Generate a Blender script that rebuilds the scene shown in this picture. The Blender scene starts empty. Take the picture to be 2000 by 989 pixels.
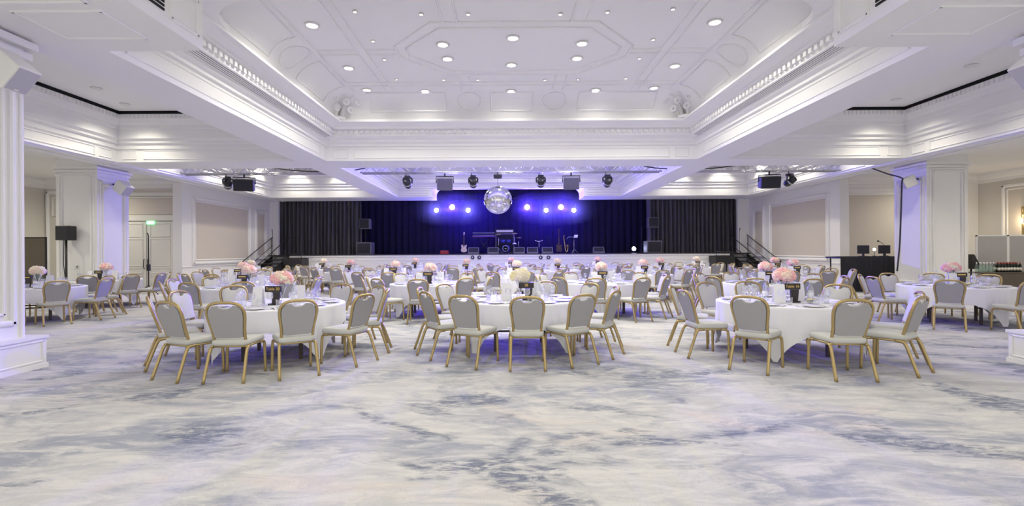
import bpy, bmesh, math, random
from mathutils import Vector, Matrix, Euler

RND = random.Random(11)
SC = bpy.context.scene
COL = SC.collection
PI = math.pi
rad = math.radians

# ------------------------------------------------------------------ helpers
class MB:
    def __init__(s):
        s.v = []; s.f = []; s.sm = []; s.mi = []

    def add(s, vs, fs, smooth=False, m=0):
        b = len(s.v)
        s.v.extend([tuple(p) for p in vs])
        for f in fs:
            s.f.append(tuple(b + i for i in f)); s.sm.append(smooth); s.mi.append(m)

    def box(s, lo, hi, m=0):
        x0, y0, z0 = lo; x1, y1, z1 = hi
        vs = [(x0, y0, z0), (x1, y0, z0), (x1, y1, z0), (x0, y1, z0), (x0, y0, z1), (x1, y0, z1), (x1, y1, z1), (x0, y1, z1)]
        s.add(vs, [(3, 2, 1, 0), (4, 5, 6, 7), (0, 1, 5, 4), (1, 2, 6, 5), (2, 3, 7, 6), (3, 0, 4, 7)], False, m)

    def obox(s, c, size, M=None, m=0):
        hx, hy, hz = size[0] / 2, size[1] / 2, size[2] / 2
        M = M or Matrix.Identity(3)
        vs = []
        for dz in (-hz, hz):
            for dx, dy in ((-hx, -hy), (hx, -hy), (hx, hy), (-hx, hy)):
                vs.append(Vector(c) + M @ Vector((dx, dy, dz)))
        s.add(vs, [(3, 2, 1, 0), (4, 5, 6, 7), (0, 1, 5, 4), (1, 2, 6, 5), (2, 3, 7, 6), (3, 0, 4, 7)], False, m)

    def rbox(s, c, size, r=0.02, M=None, m=0, seg=2):
        bm = bmesh.new()
        bmesh.ops.create_cube(bm, size=1.0)
        for v in bm.verts:
            v.co = Vector((v.co.x * size[0], v.co.y * size[1], v.co.z * size[2]))
        bmesh.ops.bevel(bm, geom=bm.edges[:], offset=r, segments=seg, profile=0.5, affect='EDGES')
        M = M or Matrix.Identity(3)
        bm.verts.index_update()
        s.add([Vector(c) + M @ v.co for v in bm.verts], [[v.index for v in f.verts] for f in bm.faces], False, m)
        bm.free()

    def bar(s, p0, p1, w, d, n, m=0, ext=0.0):
        """moulding: along p0-p1, width w in the plane, standing d out along n"""
        p0 = Vector(p0); p1 = Vector(p1); n = Vector(n).normalized()
        t = (p1 - p0).normalized(); u = n.cross(t).normalized()
        p0 = p0 - t * ext; p1 = p1 + t * ext
        vs = []
        for p in (p0, p1):
            for a, b in ((-.5, 0), (-.5, .55), (-.22, 1), (.22, 1), (.5, .55), (.5, 0)):
                vs.append(p + u * (a * w) + n * (b * d))
        fs = [(i, i + 1, i + 7, i + 6) for i in range(5)] + [(5, 4, 3, 2, 1, 0), (6, 7, 8, 9, 10, 11)]
        s.add(vs, fs, False, m)

    def poly(s, pts, w, d, n, closed=True, m=0):
        k = len(pts)
        for i in range(k if closed else k - 1):
            s.bar(pts[i], pts[(i + 1) % k], w, d, n, m, ext=w * .42)

    def rect(s, o, u, v, n, w, d, m=0):
        o = Vector(o); u = Vector(u); v = Vector(v)
        s.poly([o, o + u, o + u + v, o + v], w, d, n, True, m)

    def tube(s, path, r, n=8, closed=False, m=0, rf=None, sq=1.0):
        P = [Vector(p) for p in path]; k = len(P)
        up = None; rings = []
        for i in range(k):
            if closed:
                t = (P[(i + 1) % k] - P[i - 1]).normalized()
            else:
                t = ((P[i + 1] if i < k - 1 else P[i]) - (P[i - 1] if i > 0 else P[i])).normalized()
            if up is None:
                up = Vector((0, 0, 1)) if abs(t.z) < .9 else Vector((1, 0, 0))
            a = (up - t * up.dot(t))
            if a.length < 1e-6: a = t.orthogonal()
            a.normalize(); b = t.cross(a); up = a
            rr = r if rf is None else rf(i / (k - 1))
            rings.append([P[i] + a * (rr * math.cos(2 * PI * j / n)) + b * (rr * sq * math.sin(2 * PI * j / n)) for j in range(n)])
        vs = [p for rg in rings for p in rg]; fs = []
        for i in range(k if closed else k - 1):
            i2 = (i + 1) % k
            for j in range(n):
                j2 = (j + 1) % n
                fs.append((i * n + j, i * n + j2, i2 * n + j2, i2 * n + j))
        if not closed:
            fs.append(tuple(range(n - 1, -1, -1))); fs.append(tuple((k - 1) * n + j for j in range(n)))
        s.add(vs, fs, True, m)

    def lathe(s, prof, n=16, c=(0, 0, 0), M=None, m=0, smooth=True):
        M = M or Matrix.Identity(3); c = Vector(c)
        vs = []; fs = []
        for r, z in prof:
            for j in range(n):
                a = 2 * PI * j / n
                vs.append(c + M @ Vector((r * math.cos(a), r * math.sin(a), z)))
        k = len(prof)
        for i in range(k - 1):
            for j in range(n):
                j2 = (j + 1) % n
                fs.append((i * n + j, i * n + j2, (i + 1) * n + j2, (i + 1) * n + j))
        if prof[0][0] > 1e-5: fs.append(tuple(range(n - 1, -1, -1)))
        if prof[-1][0] > 1e-5: fs.append(tuple((k - 1) * n + j for j in range(n)))
        s.add(vs, fs, smooth, m)

    def ball(s, c, r, n=10, k=6, sc=(1, 1, 1), m=0, smooth=True):
        vs = []; fs = []
        for i in range(k + 1):
            t = PI * i / k
            for j in range(n):
                a = 2 * PI * j / n
                vs.append((c[0] + r * sc[0] * math.sin(t) * math.cos(a), c[1] + r * sc[1] * math.sin(t) * math.sin(a), c[2] + r * sc[2] * math.cos(t)))
        for i in range(k):
            for j in range(n):
                j2 = (j + 1) % n
                fs.append((i * n + j, (i + 1) * n + j, (i + 1) * n + j2, i * n + j2))
        s.add(vs, fs, smooth, m)

    def slab(s, outline, fn, t0, t1, m=0, bev=0.0):
        """outline: 2-D points; fn(u, v, t) -> 3-D; closed solid between t0 and t1"""
        k = len(outline)
        cx = sum(p[0] for p in outline) / k; cy = sum(p[1] for p in outline) / k
        def ring(t, sc): return [fn(cx + (p[0] - cx) * sc, cy + (p[1] - cy) * sc, t) for p in outline]
        if bev:
            d = (t1 - t0)
            rs = [ring(t0, 1 - bev), ring(t0 + d * .25, 1), ring(t1 - d * .4, 1), ring(t1 - d * .1, 1 - bev * .6), ring(t1, 1 - bev * 2.2)]
        else:
            rs = [ring(t0, 1), ring(t1, 1)]
        vs = [p for r in rs for p in r]; fs = []
        for i in range(len(rs) - 1):
            for j in range(k):
                j2 = (j + 1) % k
                fs.append((i * k + j, i * k + j2, (i + 1) * k + j2, (i + 1) * k + j))
        fs.append(tuple(range(k - 1, -1, -1))); fs.append(tuple((len(rs) - 1) * k + j for j in range(k)))
        s.add(vs, fs, bool(bev), m)

    def mesh(s, name, mats):
        me = bpy.data.meshes.new(name)
        me.from_pydata([tuple(p) for p in s.v], [], s.f)
        for mt in (mats if isinstance(mats, (list, tuple)) else [mats]): me.materials.append(mt)
        me.polygons.foreach_set('use_smooth', s.sm)
        me.polygons.foreach_set('material_index', s.mi)
        bm = bmesh.new(); bm.from_mesh(me)
        bmesh.ops.recalc_face_normals(bm, faces=bm.faces[:])
        bm.to_mesh(me); bm.free()
        me.update()
        return me

    def build(s, name, mats, parent=None, loc=None, rot=None):
        o = bpy.data.objects.new(name, s.mesh(name, mats)); COL.objects.link(o)
        if parent: o.parent = parent
        if loc: o.location = loc
        if rot: o.rotation_euler = rot
        return o


def tag(o, label, cat, group=None, kind=None):
    o['label'] = label; o['category'] = cat
    if group: o['group'] = group
    if kind: o['kind'] = kind
    return o

def thing(name, label, cat, loc=(0, 0, 0), rz=0.0, group=None):
    o = bpy.data.objects.new(name, None); COL.objects.link(o)
    o.empty_display_size = .1
    o.location = loc; o.rotation_euler = (0, 0, rz)
    return tag(o, label, cat, group)

KIDS = {}
def kids(o):
    return list(o.children)

def dup(root, loc, rz, label, group=None):
    r = root.copy(); COL.objects.link(r)
    r.location = loc; r.rotation_euler = (root.rotation_euler[0], root.rotation_euler[1], rz)
    r['label'] = label
    if group: r['group'] = group
    for ch in KIDS[root.name]:
        c = ch.copy(); COL.objects.link(c); c.parent = r
        for g in KIDS.get(ch.name, ()):
            d = g.copy(); COL.objects.link(d); d.parent = c
    return r

def remember(o):
    KIDS[o.name] = list(o.children)
    for c in o.children: KIDS[c.name] = list(c.children)

NTRIM = [0]
def struct(mb, name, mat, label, cat='trim', parent=None):
    o = mb.build(name, mat, parent)
    if not parent: tag(o, label, cat, kind='structure')
    return o

def trim(mb, mat, label, parent=None, name=None):
    if parent: return mb.build(name or 'moulding', mat, parent)
    NTRIM[0] += 1
    return struct(mb, 'trim_%d' % NTRIM[0], mat, label)

def offset_path(path, d):
    """plan polyline moved d to the right of its direction, mitred"""
    out = []
    k = len(path)
    for i in range(k):
        ns = []
        if i > 0:
            t = (Vector(path[i]) - Vector(path[i - 1])).normalized(); ns.append(Vector((t.y, -t.x)))
        if i < k - 1:
            t = (Vector(path[i + 1]) - Vector(path[i])).normalized(); ns.append(Vector((t.y, -t.x)))
        if len(ns) == 1: o = ns[0] * d
        else:
            m = (ns[0] + ns[1]); o = m * (d / (1 + ns[0].dot(ns[1])))
        out.append((path[i][0] + o.x, path[i][1] + o.y))
    return out

def sweep(mb, path, prof, m=0, smooth=False):
    rows = [[(x, y, z) for x, y in offset_path(path, d)] for d, z in prof]
    k = len(path); vs = [p for r in rows for p in r]; fs = []
    for i in range(len(rows) - 1):
        for j in range(k - 1):
            fs.append((i * k + j, i * k + j + 1, (i + 1) * k + j + 1, (i + 1) * k + j))
    mb.add(vs, fs, smooth, m)

def dentils(mb, path, d, z0, z1, depth, step, w):
    p = offset_path(path, d)
    for i in range(len(p) - 1):
        a = Vector(p[i]); b = Vector(p[i + 1]); L = (b - a).length; t = (b - a) / L; n = Vector((t.y, -t.x))
        k = int(L / step)
        for j in range(k):
            c = a + t * ((j + .5) * L / k)
            ang = math.atan2(t.y, t.x)
            M = Matrix.Rotation(ang, 3, 'Z')
            mb.obox((c.x + n.x * depth / 2, c.y + n.y * depth / 2, (z0 + z1) / 2), (w, depth, z1 - z0), M)

# ------------------------------------------------------------------ materials
def mat(name, col, rough=.5, metal=0.0, emit=0.0, ecol=None, noise=None, bump=0.0, sheen=0.0, spec=None):
    m = bpy.data.materials.new(name); m.use_nodes = True
    nt = m.node_tree; b = nt.nodes['Principled BSDF']
    b.inputs['Base Color'].default_value = (*col, 1)
    b.inputs['Roughness'].default_value = rough
    b.inputs['Metallic'].default_value = metal
    if spec is not None: b.inputs['Specular IOR Level'].default_value = spec
    if emit:
        b.inputs['Emission Color'].default_value = (*(ecol or col), 1); b.inputs['Emission Strength'].default_value = emit
    if noise:
        sc, amt = noise
        tc = nt.nodes.new('ShaderNodeTexCoord'); n = nt.nodes.new('ShaderNodeTexNoise'); n.inputs['Scale'].default_value = sc; n.inputs['Detail'].default_value = 4
        mx = nt.nodes.new('ShaderNodeMix'); mx.data_type = 'RGBA'
        mx.inputs['A'].default_value = (*[c * (1 - amt) for c in col], 1); mx.inputs['B'].default_value = (*[min(1, c * (1 + amt)) for c in col], 1)
        nt.links.new(tc.outputs['Object'], n.inputs['Vector']); nt.links.new(n.outputs['Fac'], mx.inputs['Factor']); nt.links.new(mx.outputs['Result'], b.inputs['Base Color'])
        if bump:
            bp = nt.nodes.new('ShaderNodeBump'); bp.inputs['Strength'].default_value = bump; bp.inputs['Distance'].default_value = .01
            nt.links.new(n.outputs['Fac'], bp.inputs['Height']); nt.links.new(bp.outputs['Normal'], b.inputs['Normal'])
    return m

def glassy(name, tint=(1, 1, 1), refl=.35):
    m = bpy.data.materials.new(name); m.use_nodes = True
    nt = m.node_tree; nt.nodes.clear(); N = nt.nodes.new; L = nt.links.new
    out = N('ShaderNodeOutputMaterial'); tr = N('ShaderNodeBsdfTransparent'); gl = N('ShaderNodeBsdfGlossy')
    lw = N('ShaderNodeLayerWeight'); lw.inputs['Blend'].default_value = .5
    pw = N('ShaderNodeMath'); pw.operation = 'POWER'; pw.inputs[1].default_value = 2.5
    ml = N('ShaderNodeMath'); ml.operation = 'MULTIPLY_ADD'; ml.inputs[1].default_value = refl; ml.inputs[2].default_value = .11
    mx = N('ShaderNodeMixShader')
    tr.inputs['Color'].default_value = (*tint, 1); gl.inputs['Roughness'].default_value = .12
    gl.inputs['Color'].default_value = (1, 1, 1, 1)
    L(lw.outputs['Facing'], pw.inputs[0]); L(pw.outputs[0], ml.inputs[0]); L(ml.outputs[0], mx.inputs['Fac'])
    L(tr.outputs[0], mx.inputs[1]); L(gl.outputs[0], mx.inputs[2]); L(mx.outputs[0], out.inputs['Surface'])
    return m

def carpet_mat():
    m = bpy.data.materials.new('watercolour_carpet'); m.use_nodes = True
    nt = m.node_tree; b = nt.nodes['Principled BSDF']; b.inputs['Roughness'].default_value = .95
    b.inputs['Specular IOR Level'].default_value = .1
    N = nt.nodes.new; L = nt.links.new
    tc = N('ShaderNodeTexCoord')
    def noise(scale, detail, dist, map_scale, loc=(0, 0, 0), rz=0.0, rough=.6):
        mp = N('ShaderNodeMapping'); mp.inputs['Scale'].default_value = map_scale; mp.inputs['Location'].default_value = loc; mp.inputs['Rotation'].default_value = (0, 0, rz)
        n = N('ShaderNodeTexNoise'); n.inputs['Scale'].default_value = scale; n.inputs['Detail'].default_value = detail; n.inputs['Distortion'].default_value = dist; n.inputs['Roughness'].default_value = rough
        L(tc.outputs['Object'], mp.inputs['Vector']); L(mp.outputs['Vector'], n.inputs['Vector'])
        return n.outputs['Fac']
    def ramp(f, a, c):
        r = N('ShaderNodeMapRange'); r.inputs['From Min'].default_value = a; r.inputs['From Max'].default_value = c
        r.interpolation_type = 'SMOOTHSTEP'; L(f, r.inputs['Value']); return r.outputs['Result']
    def mul(a, c):
        q = N('ShaderNodeMath'); q.operation = 'MULTIPLY'; L(a, q.inputs[0])
        if isinstance(c, float): q.inputs[1].default_value = c
        else: L(c, q.inputs[1])
        return q.outputs[0]
    def mix(f, a, c):
        x = N('ShaderNodeMix'); x.data_type = 'RGBA'; L(f, x.inputs['Factor'])
        if isinstance(a, tuple): x.inputs['A'].default_value = (*a, 1)
        else: L(a, x.inputs['A'])
        x.inputs['B'].default_value = (*c, 1); return x.outputs['Result']
    streak = noise(3.4, 9, 1.0, (.5, 1.5, 1), (3, 1, 0), .3, .75)
    fine = noise(9, 8, .8, (.55, 1.6, 1), (0, 7, 0), .35, .75)
    big = noise(.8, 6, 1.2, (.75, 1.2, 1), (5.3, 2.1, 0), .3)
    big2 = noise(.7, 7, 1.5, (.7, 1.2, 1), (1.2, 9.4, 0), .15, .65)
    pk = noise(.7, 4, 1, (.8, 1.3, 1), (8, 4, 0))
    weave = noise(95, 2, 0, (1, .35, 1), (0, 0, 0), 0, .5)
    c = mix(mul(ramp(streak, .37, .63), .62), (.65, .635, .62), (.43, .43, .46))
    c = mix(mul(ramp(pk, .57, .7), .4), c, (.70, .60, .53))
    c = mix(mul(ramp(big2, .455, .61), mul(ramp(streak, .33, .58), .85)), c, (.30, .32, .40))
    c = mix(mul(ramp(big, .53, .63), mul(ramp(fine, .38, .6), .95)), c, (.12, .145, .225))
    c = mix(mul(ramp(fine, .54, .74), .4), c, (.78, .765, .74))
    c = mix(mul(ramp(weave, .5, .75), .25), c, (.40, .40, .42))
    L(c, b.inputs['Base Color'])
    pile = noise(420, 2, 0, (1, 1, 1))
    bp = N('ShaderNodeBump'); bp.inputs['Strength'].default_value = .35; bp.inputs['Distance'].default_value = .004
    L(pile, bp.inputs['Height']); L(bp.outputs['Normal'], b.inputs['Normal'])
    return m

WHITE = mat('white_painted_plaster', (.82, .812, .795), .6, noise=(1.5, .015))
CEIL = mat('white_ceiling_paint', (.85, .845, .835), .7, noise=(1.2, .012))
BEIGE = mat('beige_wall_fabric', (.60, .55, .485), .85, noise=(60, .05))
DOORP = mat('cream_door_paint', (.74, .725, .67), .5, noise=(3, .02))
TAUPE = mat('taupe_corridor_wall', (.64, .61, .545), .7, noise=(2, .03))
SLOT = mat('gap_shade_paint', (.012, .012, .012), .9)  # black paint standing in for shade inside gaps and vent slots
CARPET = carpet_mat()
CLOTH = mat('white_table_linen', (.84, .84, .85), .85, noise=(220, .02), bump=.1)
FAB_C = mat('pale_grey_upholstery', (.56, .56, .525), .9, noise=(260, .08), bump=.2)
FAB_G = mat('grey_back_upholstery', (.36, .355, .365), .9, noise=(260, .08), bump=.2)
GOLD = mat('gold_chair_frame', (.47, .355, .16), .35, .6, noise=(30, .06))
WOODD = mat('dark_table_leg', (.09, .07, .055), .5)
PLY = mat('plywood_table_top', (.4, .3, .2), .6, noise=(8, .1))
BLACK = mat('black_metal', (.02, .02, .022), .45)
BLACKF = mat('black_cloth', (.018, .018, .022), .95, noise=(80, .2))
CURT = mat('black_stage_curtain', (.13, .125, .14), .9, noise=(40, .15))
NAVY = mat('dark_backdrop_velvet', (.022, .02, .04), .95, noise=(30, .2))
STAGEF = mat('black_stage_floor', (.05, .05, .055), .45, noise=(6, .2))
GREYP = mat('grey_speaker_paint', (.16, .155, .19), .6)
GRILLE = mat('black_speaker_grille', (.025, .025, .03), .8, noise=(300, .4))
WSPK = mat('white_speaker_case', (.78, .77, .74), .5)
WGRL = mat('pale_speaker_grille', (.46, .45, .52), .7, noise=(200, .1))
ALU = mat('bare_aluminium', (.55, .55, .58), .35, .8)
CHROME = mat('chrome', (.8, .8, .82), .15, 1.0)
STEEL = mat('cutlery_steel', (.62, .62, .64), .25, .9)
CHINA = mat('white_china', (.86, .86, .86), .25)
GLASS = glassy('clear_glass', (.975, .98, .99), .7)
GLASSG = glassy('pale_green_glass', (.82, .91, .86), .45)
WATER = glassy('water_bottle_glass', (.94, .96, .985), .7)
WINE = mat('dark_wine_bottle', (.012, .016, .012), .12)
LABELP = mat('cream_bottle_label', (.75, .70, .62), .7)
FOIL = mat('red_bottle_foil', (.35, .07, .05), .35)
PAPER = mat('white_card', (.85, .85, .86), .8)
SIGNB = mat('black_sign_board', (.025, .02, .018), .5)
GOLDT = mat('gold_lettering', (.75, .52, .16), .4, .6)
PINK = mat('pink_petals', (.90, .50, .49), .8, noise=(40, .12))
PEACH = mat('peach_petals', (.92, .70, .58), .8, noise=(40, .1))
CREAM = mat('cream_petals', (.88, .80, .62), .8, noise=(40, .08))
YELLOW = mat('yellow_petals', (.90, .82, .42), .8, noise=(40, .08))
LEAF = mat('green_stems', (.16, .27, .11), .7)
LAMPW = mat('lamp_glow_white', (1, 1, 1), .5, emit=14, ecol=(1, .97, .92))
LAMPS = mat('small_lamp_glow', (1, .95, .85), .5, emit=22, ecol=(1, .9, .72))
LAMPB = mat('stage_lamp_glow', (.9, .92, 1), .5, emit=60, ecol=(.62, .66, 1))
LAMPV = mat('violet_stage_lamp_glow', (.9, .9, 1), .5, emit=45, ecol=(.55, .5, 1))
EXITG = mat('exit_sign_green', (.2, .8, .3), .5, emit=1.6, ecol=(.25, .9, .35))
EXITW = mat('exit_sign_white', (.9, 1, .9), .5, emit=4, ecol=(.85, 1, .85))
DARKSC = mat('brown_screen_cloth', (.12, .10, .075), .9, noise=(120, .1))
GREYSC = mat('grey_screen_cloth', (.42, .40, .40), .9, noise=(120, .05))
MIRROR = mat('mirror_tile', (.93, .93, .96), .1, 1.0)
BRASS = mat('brass_sconce', (.75, .55, .25), .25, 1.0)
GLOWW = mat('sconce_glow', (1, .85, .6), .5, emit=6, ecol=(1, .8, .5))
REDM = mat('red_case', (.4, .03, .04), .5)
MAPLE = mat('cream_guitar_body', (.75, .62, .45), .35)
DKWOOD = mat('dark_guitar_body', (.06, .03, .025), .3)
BLUEP = mat('blue_drum_shell', (.05, .05, .3), .3)
BRASSI = mat('brass_instrument', (.75, .6, .3), .25, 1.0)
KEYW = mat('white_keys', (.8, .8, .8), .4)
PURP = mat('purple_strip', (.25, .05, .45), .4)

# ------------------------------------------------------------------ dimensions
XC = .18; Z = 4.25
F = 944.0; HC = 1.48; VX = 989.0; VY = 492.0; ROLL = .0055
def at(px, py, y=None, z=None):
    v = py - (VY - ROLL * (px - VX))
    if y is None: y = (HC - z) * F / v
    return ((px - VX) * y / F, y, HC - v * y / F)
def XL(d): return XC - d
def XR(d): return XC + d
BI, BO, AO, WD = 5.6, 6.55, 11.93, 12.80
CD0, CD1 = 12.87, 14.15
YN, Y2A, Y2B, YF, YS = 6.6, 14.6, 15.8, 24.2, 25.8
SZ = 1.363

# ------------------------------------------------------------------ the setting
mb = MB(); mb.box((-24, -4, -.1), (24, YS + .2, 0))
struct(mb, 'floor', CARPET, 'pale grey carpet with blue watercolour blotches across the hall', 'floor')

mb = MB(); mb.box((-24, -1, 6.2), (24, 33, 6.3))  # unseen slab added to stop light leaking in above the coffers
struct(mb, 'ceiling', CEIL, 'added plain slab above the coffered ceiling', 'ceiling')

# soffits near the camera
for s, nm in ((-1, 'left'), (1, 'right')):
    f = (lambda d: XC + s * d)
    mb = MB()
    x0, x1 = sorted((f(4.31), f(7.75))); mb.box((x0, -.6, Z), (x1, YN, 5.4))
    x0, x1 = sorted((f(7.75), f(14.6))); mb.box((x0, -.6, Z), (x1, YN - .35, 5.4))
    o = trim(mb, CEIL, 'flat white soffit over the near %s side' % nm)
    mb = MB()
    for (a, b, y0, y1) in ((4.78, 5.78, 5.5, 6.2), (4.78, 7.6, 3.6, 5.3)):
        mb.rect((f(a), y0, Z), (s * (b - a), 0, 0), (0, y1 - y0, 0), (0, 0, -1), .05, .02)
    trim(mb, CEIL, '', o)
    mb = MB()   # vent in the face of the soffit
    for k in range(3):
        x0, x1 = sorted((f(4.31), f(4.30))); mb.box((x0, 4.2, 4.42 + k * .05), (x1, 5.85, 4.45 + k * .05))
    mb.build('vent', SLOT, o)
    mb = MB(); mb.rect((f(4.31), 5.98, 4.4), (0, .5, 0), (0, 0, .45), (-s, 0, 0), .05, .02)
    trim(mb, CEIL, '', o)

# plate with the rounded near corners of the coffer
mb = MB()
LX, RX, YE, YR = XL(4.95), XR(4.95), 7.3, 8.35
pts = []
for k in range(13):
    a = PI - (PI / 2) * k / 12 * 1
    pts.append((LX + 1.05 + 1.05 * math.cos(PI + (PI / 2) * k / 12), YR + 1.05 * math.sin(PI + (PI / 2) * k / 12)))
left_curve = [(LX, 14.0)][:0] + pts
inner = left_curve + [(2 * XC - x, y) for x, y in reversed(left_curve)]
outer = [(LX - .7, YR)] + [(LX - .7 + (2 * (4.95 + .7)) * k / (len(inner) - 3), 4.6) for k in range(len(inner) - 2)] + [(RX + .7, YR)]
k = len(inner)
vs = [(x, y, 5.31) for x, y in inner] + [(x, y, 5.31) for x, y in outer] + [(x, y, 5.42) for x, y in inner]
mb.add(vs, [(i, i + 1, k + i + 1, k + i) for i in range(k - 1)] + [(i, i + 1, 2 * k + i + 1, 2 * k + i) for i in range(k - 1)])
mb.box((LX - .7, -.6, 5.31), (RX + .7, 4.65, 5.42))
trim(mb, CEIL, 'raised soffit with rounded corners before the coffer')

# long beams, cross beam, column line beams, stage header
for s, nm in ((-1, 'left'), (1, 'right')):
    f = (lambda d: XC + s * d)
    mb = MB(); x0, x1 = sorted((f(BI), f(BO))); mb.box((x0, YN, Z), (x1, Y2A, 6.2)); mb.box((x0, Y2B, Z), (x1, YF, 6.2))
    o = trim(mb, CEIL, 'long white ceiling beam on the %s' % nm)
    mb = MB()
    for (y0, y1) in ((YN + .3, Y2A - .5), (Y2B + .5, YF - .5)):
        mb.rect((f(BI), y0, 4.36), (0, y1 - y0, 0), (0, 0, .24), (-s, 0, 0), .035, .015)
    trim(mb, CEIL, '', o)
    mb = MB(); x0, x1 = sorted((f(AO), f(CD0))); mb.box((x0, YN - .3, Z), (x1, YF, 6.2))
    trim(mb, CEIL, 'white beam over the %s columns' % nm)

mb = MB(); mb.box((XL(AO), Y2A, Z), (XR(AO), Y2B, 6.2))
o = trim(mb, CEIL, 'white cross beam between the two coffers')
mb = MB()
for (x0, x1) in ((XL(5.35), XL(4.95)), (XL(4.75), XR(4.75)), (XR(4.95), XR(5.35))):
    mb.rect((x0, Y2A, 4.34), (x1 - x0, 0, 0), (0, 0, .26), (0, -1, 0), .035, .02)
for s in (-1, 1):
    for (a, b) in ((11.75, 11.35), (11.1, 6.8)):
        mb.rect((XC + s * a, Y2A, 4.34), (s * (b - a), 0, 0), (0, 0, .26), (0, -1, 0), .035, .02)
trim(mb, CEIL, '', o)

NXL, NXR, NZ = -3.72, 3.92, 4.83
mb = MB()
mb.box((XL(CD0), YF, Z), (NXL, YS + .15, 6.2)); mb.box((NXR, YF, Z), (XR(CD0), YS + .15, 6.2)); mb.box((NXL, YF, NZ), (NXR, YS + .15, 6.2))
for sx, cx in ((1, NXL), (-1, NXR)):     # rounded upper corners of the raised opening
    arc = [(cx, NZ)] + [(cx + sx * (.32 - .32 * math.cos(a)), NZ - .32 + .32 * math.sin(a)) for a in [PI / 2 * q / 6 for q in range(6, -1, -1)]]
    mb.slab(arc, lambda u, v, t: (u, t, v), YF, YS + .15)
o = trim(mb, CEIL, 'white header over the stage with a raised centre opening')
mb = MB()
for (a, b) in ((XL(BI) + .1, NXL - .15), (NXR + .15, XR(BI) - .1)):
    for zz in (4.33, 4.46, 4.6, 4.74): mb.bar((a, YF, zz), (b, YF, zz), .05, .06, (0, -1, 0))
for (a, b) in ((-2.3, -1.0),):
    pass
trim(mb, CEIL, '', o)

PROF_C = [(0, 4.66), (.05, 4.68), (.05, 4.74), (.13, 4.79), (.13, 4.85), (.30, 4.92), (.30, 5.08), (.40, 5.12), (.42, 5.17), (.56, 5.24), (.65, 5.26), (.65, 5.31), (.50, 5.33), (.47, 5.38)]
COVE = [(.47, 5.38), (.49, 5.50), (.56, 5.64), (.68, 5.78), (.85, 5.89), (1.06, 5.955), (1.12, 5.98)]
def bay(y0, y1, nm, near):
    path = [(XL(BI), y0), (XL(BI), y1), (XR(BI), y1), (XR(BI), y0)]
    if near: path = path
    mb = MB(); sweep(mb, path, PROF_C); dentils(mb, path, .30, 4.99, 5.08, .06, .16, .09)
    o = trim(mb, CEIL, 'stepped cornice with dentils around the %s coffer' % nm)
    mb = MB(); sweep(mb, path, COVE, smooth=True)
    c = mb.build('cove', CEIL, o)
    ip = offset_path(path, 1.12)
    mb = MB(); mb.box((ip[0][0] - .02, y0 - .5, 5.98), (ip[2][0] + .02, ip[1][1] + .02, 6.1))
    trim(mb, CEIL, 'flat white ceiling of the %s coffer' % nm)
    return o, ip
cornice1, ip = bay(YN, Y2A, 'near', True)
cornice2, ip2 = bay(Y2B, YF, 'far', False)
# the near end of the far coffer (seen only from beyond)
# slot vents in the near coffer's cornice
mb = MB()
for s in (-1, 1):
    for k in range(4):
        x = XC + s * (BI - .15 - .035 * k)
        mb.box((x - .007, YN + .05, 4.858 + .014 * k), (x + .007, Y2A - .45, 4.868 + .014 * k))
mb.build('vent_slots', SLOT, cornice1)
# ceiling ribs: octagon and grid
OC = 10.84
mb = MB(); nz = (0, 0, -1); zc = 5.98
for off in (0, .24):
    h1, h2, e1, e2 = 1.5 + off * .6, 2.36 + off, 1.16 + off, .2 + off * .35
    pts = [(XC + .0 + a, OC + b, zc) for a, b in ((-h1, -e1), (h1, -e1), (h2, -e2), (h2, e2), (h1, e1), (-h1, e1), (-h2, e2), (-h2, -e2))]
    mb.poly(pts, .045, .035, nz)
def rib(a, b): mb.bar(a, b, .04, .035, nz)
for s in (-1, 1):
    for dx in (3.3, 3.5): rib((XC + s * dx, 7.9, zc), (XC + s * dx, 13.4, zc))
    for dx in (1.12, 1.4):
        rib((XC + s * dx, 7.9, zc), (XC + s * dx, OC - 1.42, zc)); rib((XC + s * dx, OC + 1.42, zc), (XC + s * dx, 13.4, zc))
    for dy in (-.12, .12):
        rib((XC + s * 2.62, OC + dy, zc), (XC + s * 3.3, OC + dy, zc)); rib((XC + s * 3.5, OC + dy, zc), (XC + s * 4.35, OC + dy, zc))
    rib((XC + s * 4.4, 7.9, zc), (XC + s * 4.4, 13.4, zc))
for yy in (12.78, 13.02): rib((XL(4.35), yy, zc), (XR(4.35), yy, zc))
mb.build('ceiling_ribs', CEIL, cornice1)
# panels on the coves
def cove_point(u, t, side):
    """u along the side, t 0..1 up the cove"""
    q = t * (len(COVE) - 1); i = min(int(q), len(COVE) - 2); fr = q - i
    d = COVE[i][0] * (1 - fr) + COVE[i + 1][0] * fr; z = COVE[i][1] * (1 - fr) + COVE[i + 1][1] * fr
    if side == 'far': return Vector((u, Y2A - d - .004, z - .006))
    if side == 'left': return Vector((XL(BI) + d + .004, u, z - .006))
    return Vector((XR(BI) - d - .004, u, z - .006))
mb = MB()
def cove_rect(u0, u1, t0, t1, side):
    pts = []
    for a, b in (((u0, t0), (u1, t0)), ((u1, t0), (u1, t1)), ((u1, t1), (u0, t1)), ((u0, t1), (u0, t0))):
        for k in range(5): pts.append(cove_point(a[0] + (b[0] - a[0]) * k / 5, a[1] + (b[1] - a[1]) * k / 5, side))
    mb.tube(pts, .022, 5, True)
def cove_ring(u, t, ru, rt, side):
    mb.tube([cove_point(u + ru * math.cos(a), t + rt * math.sin(a), side) for a in [2 * PI * k / 28 for k in range(28)]], .022, 5, True)
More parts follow.
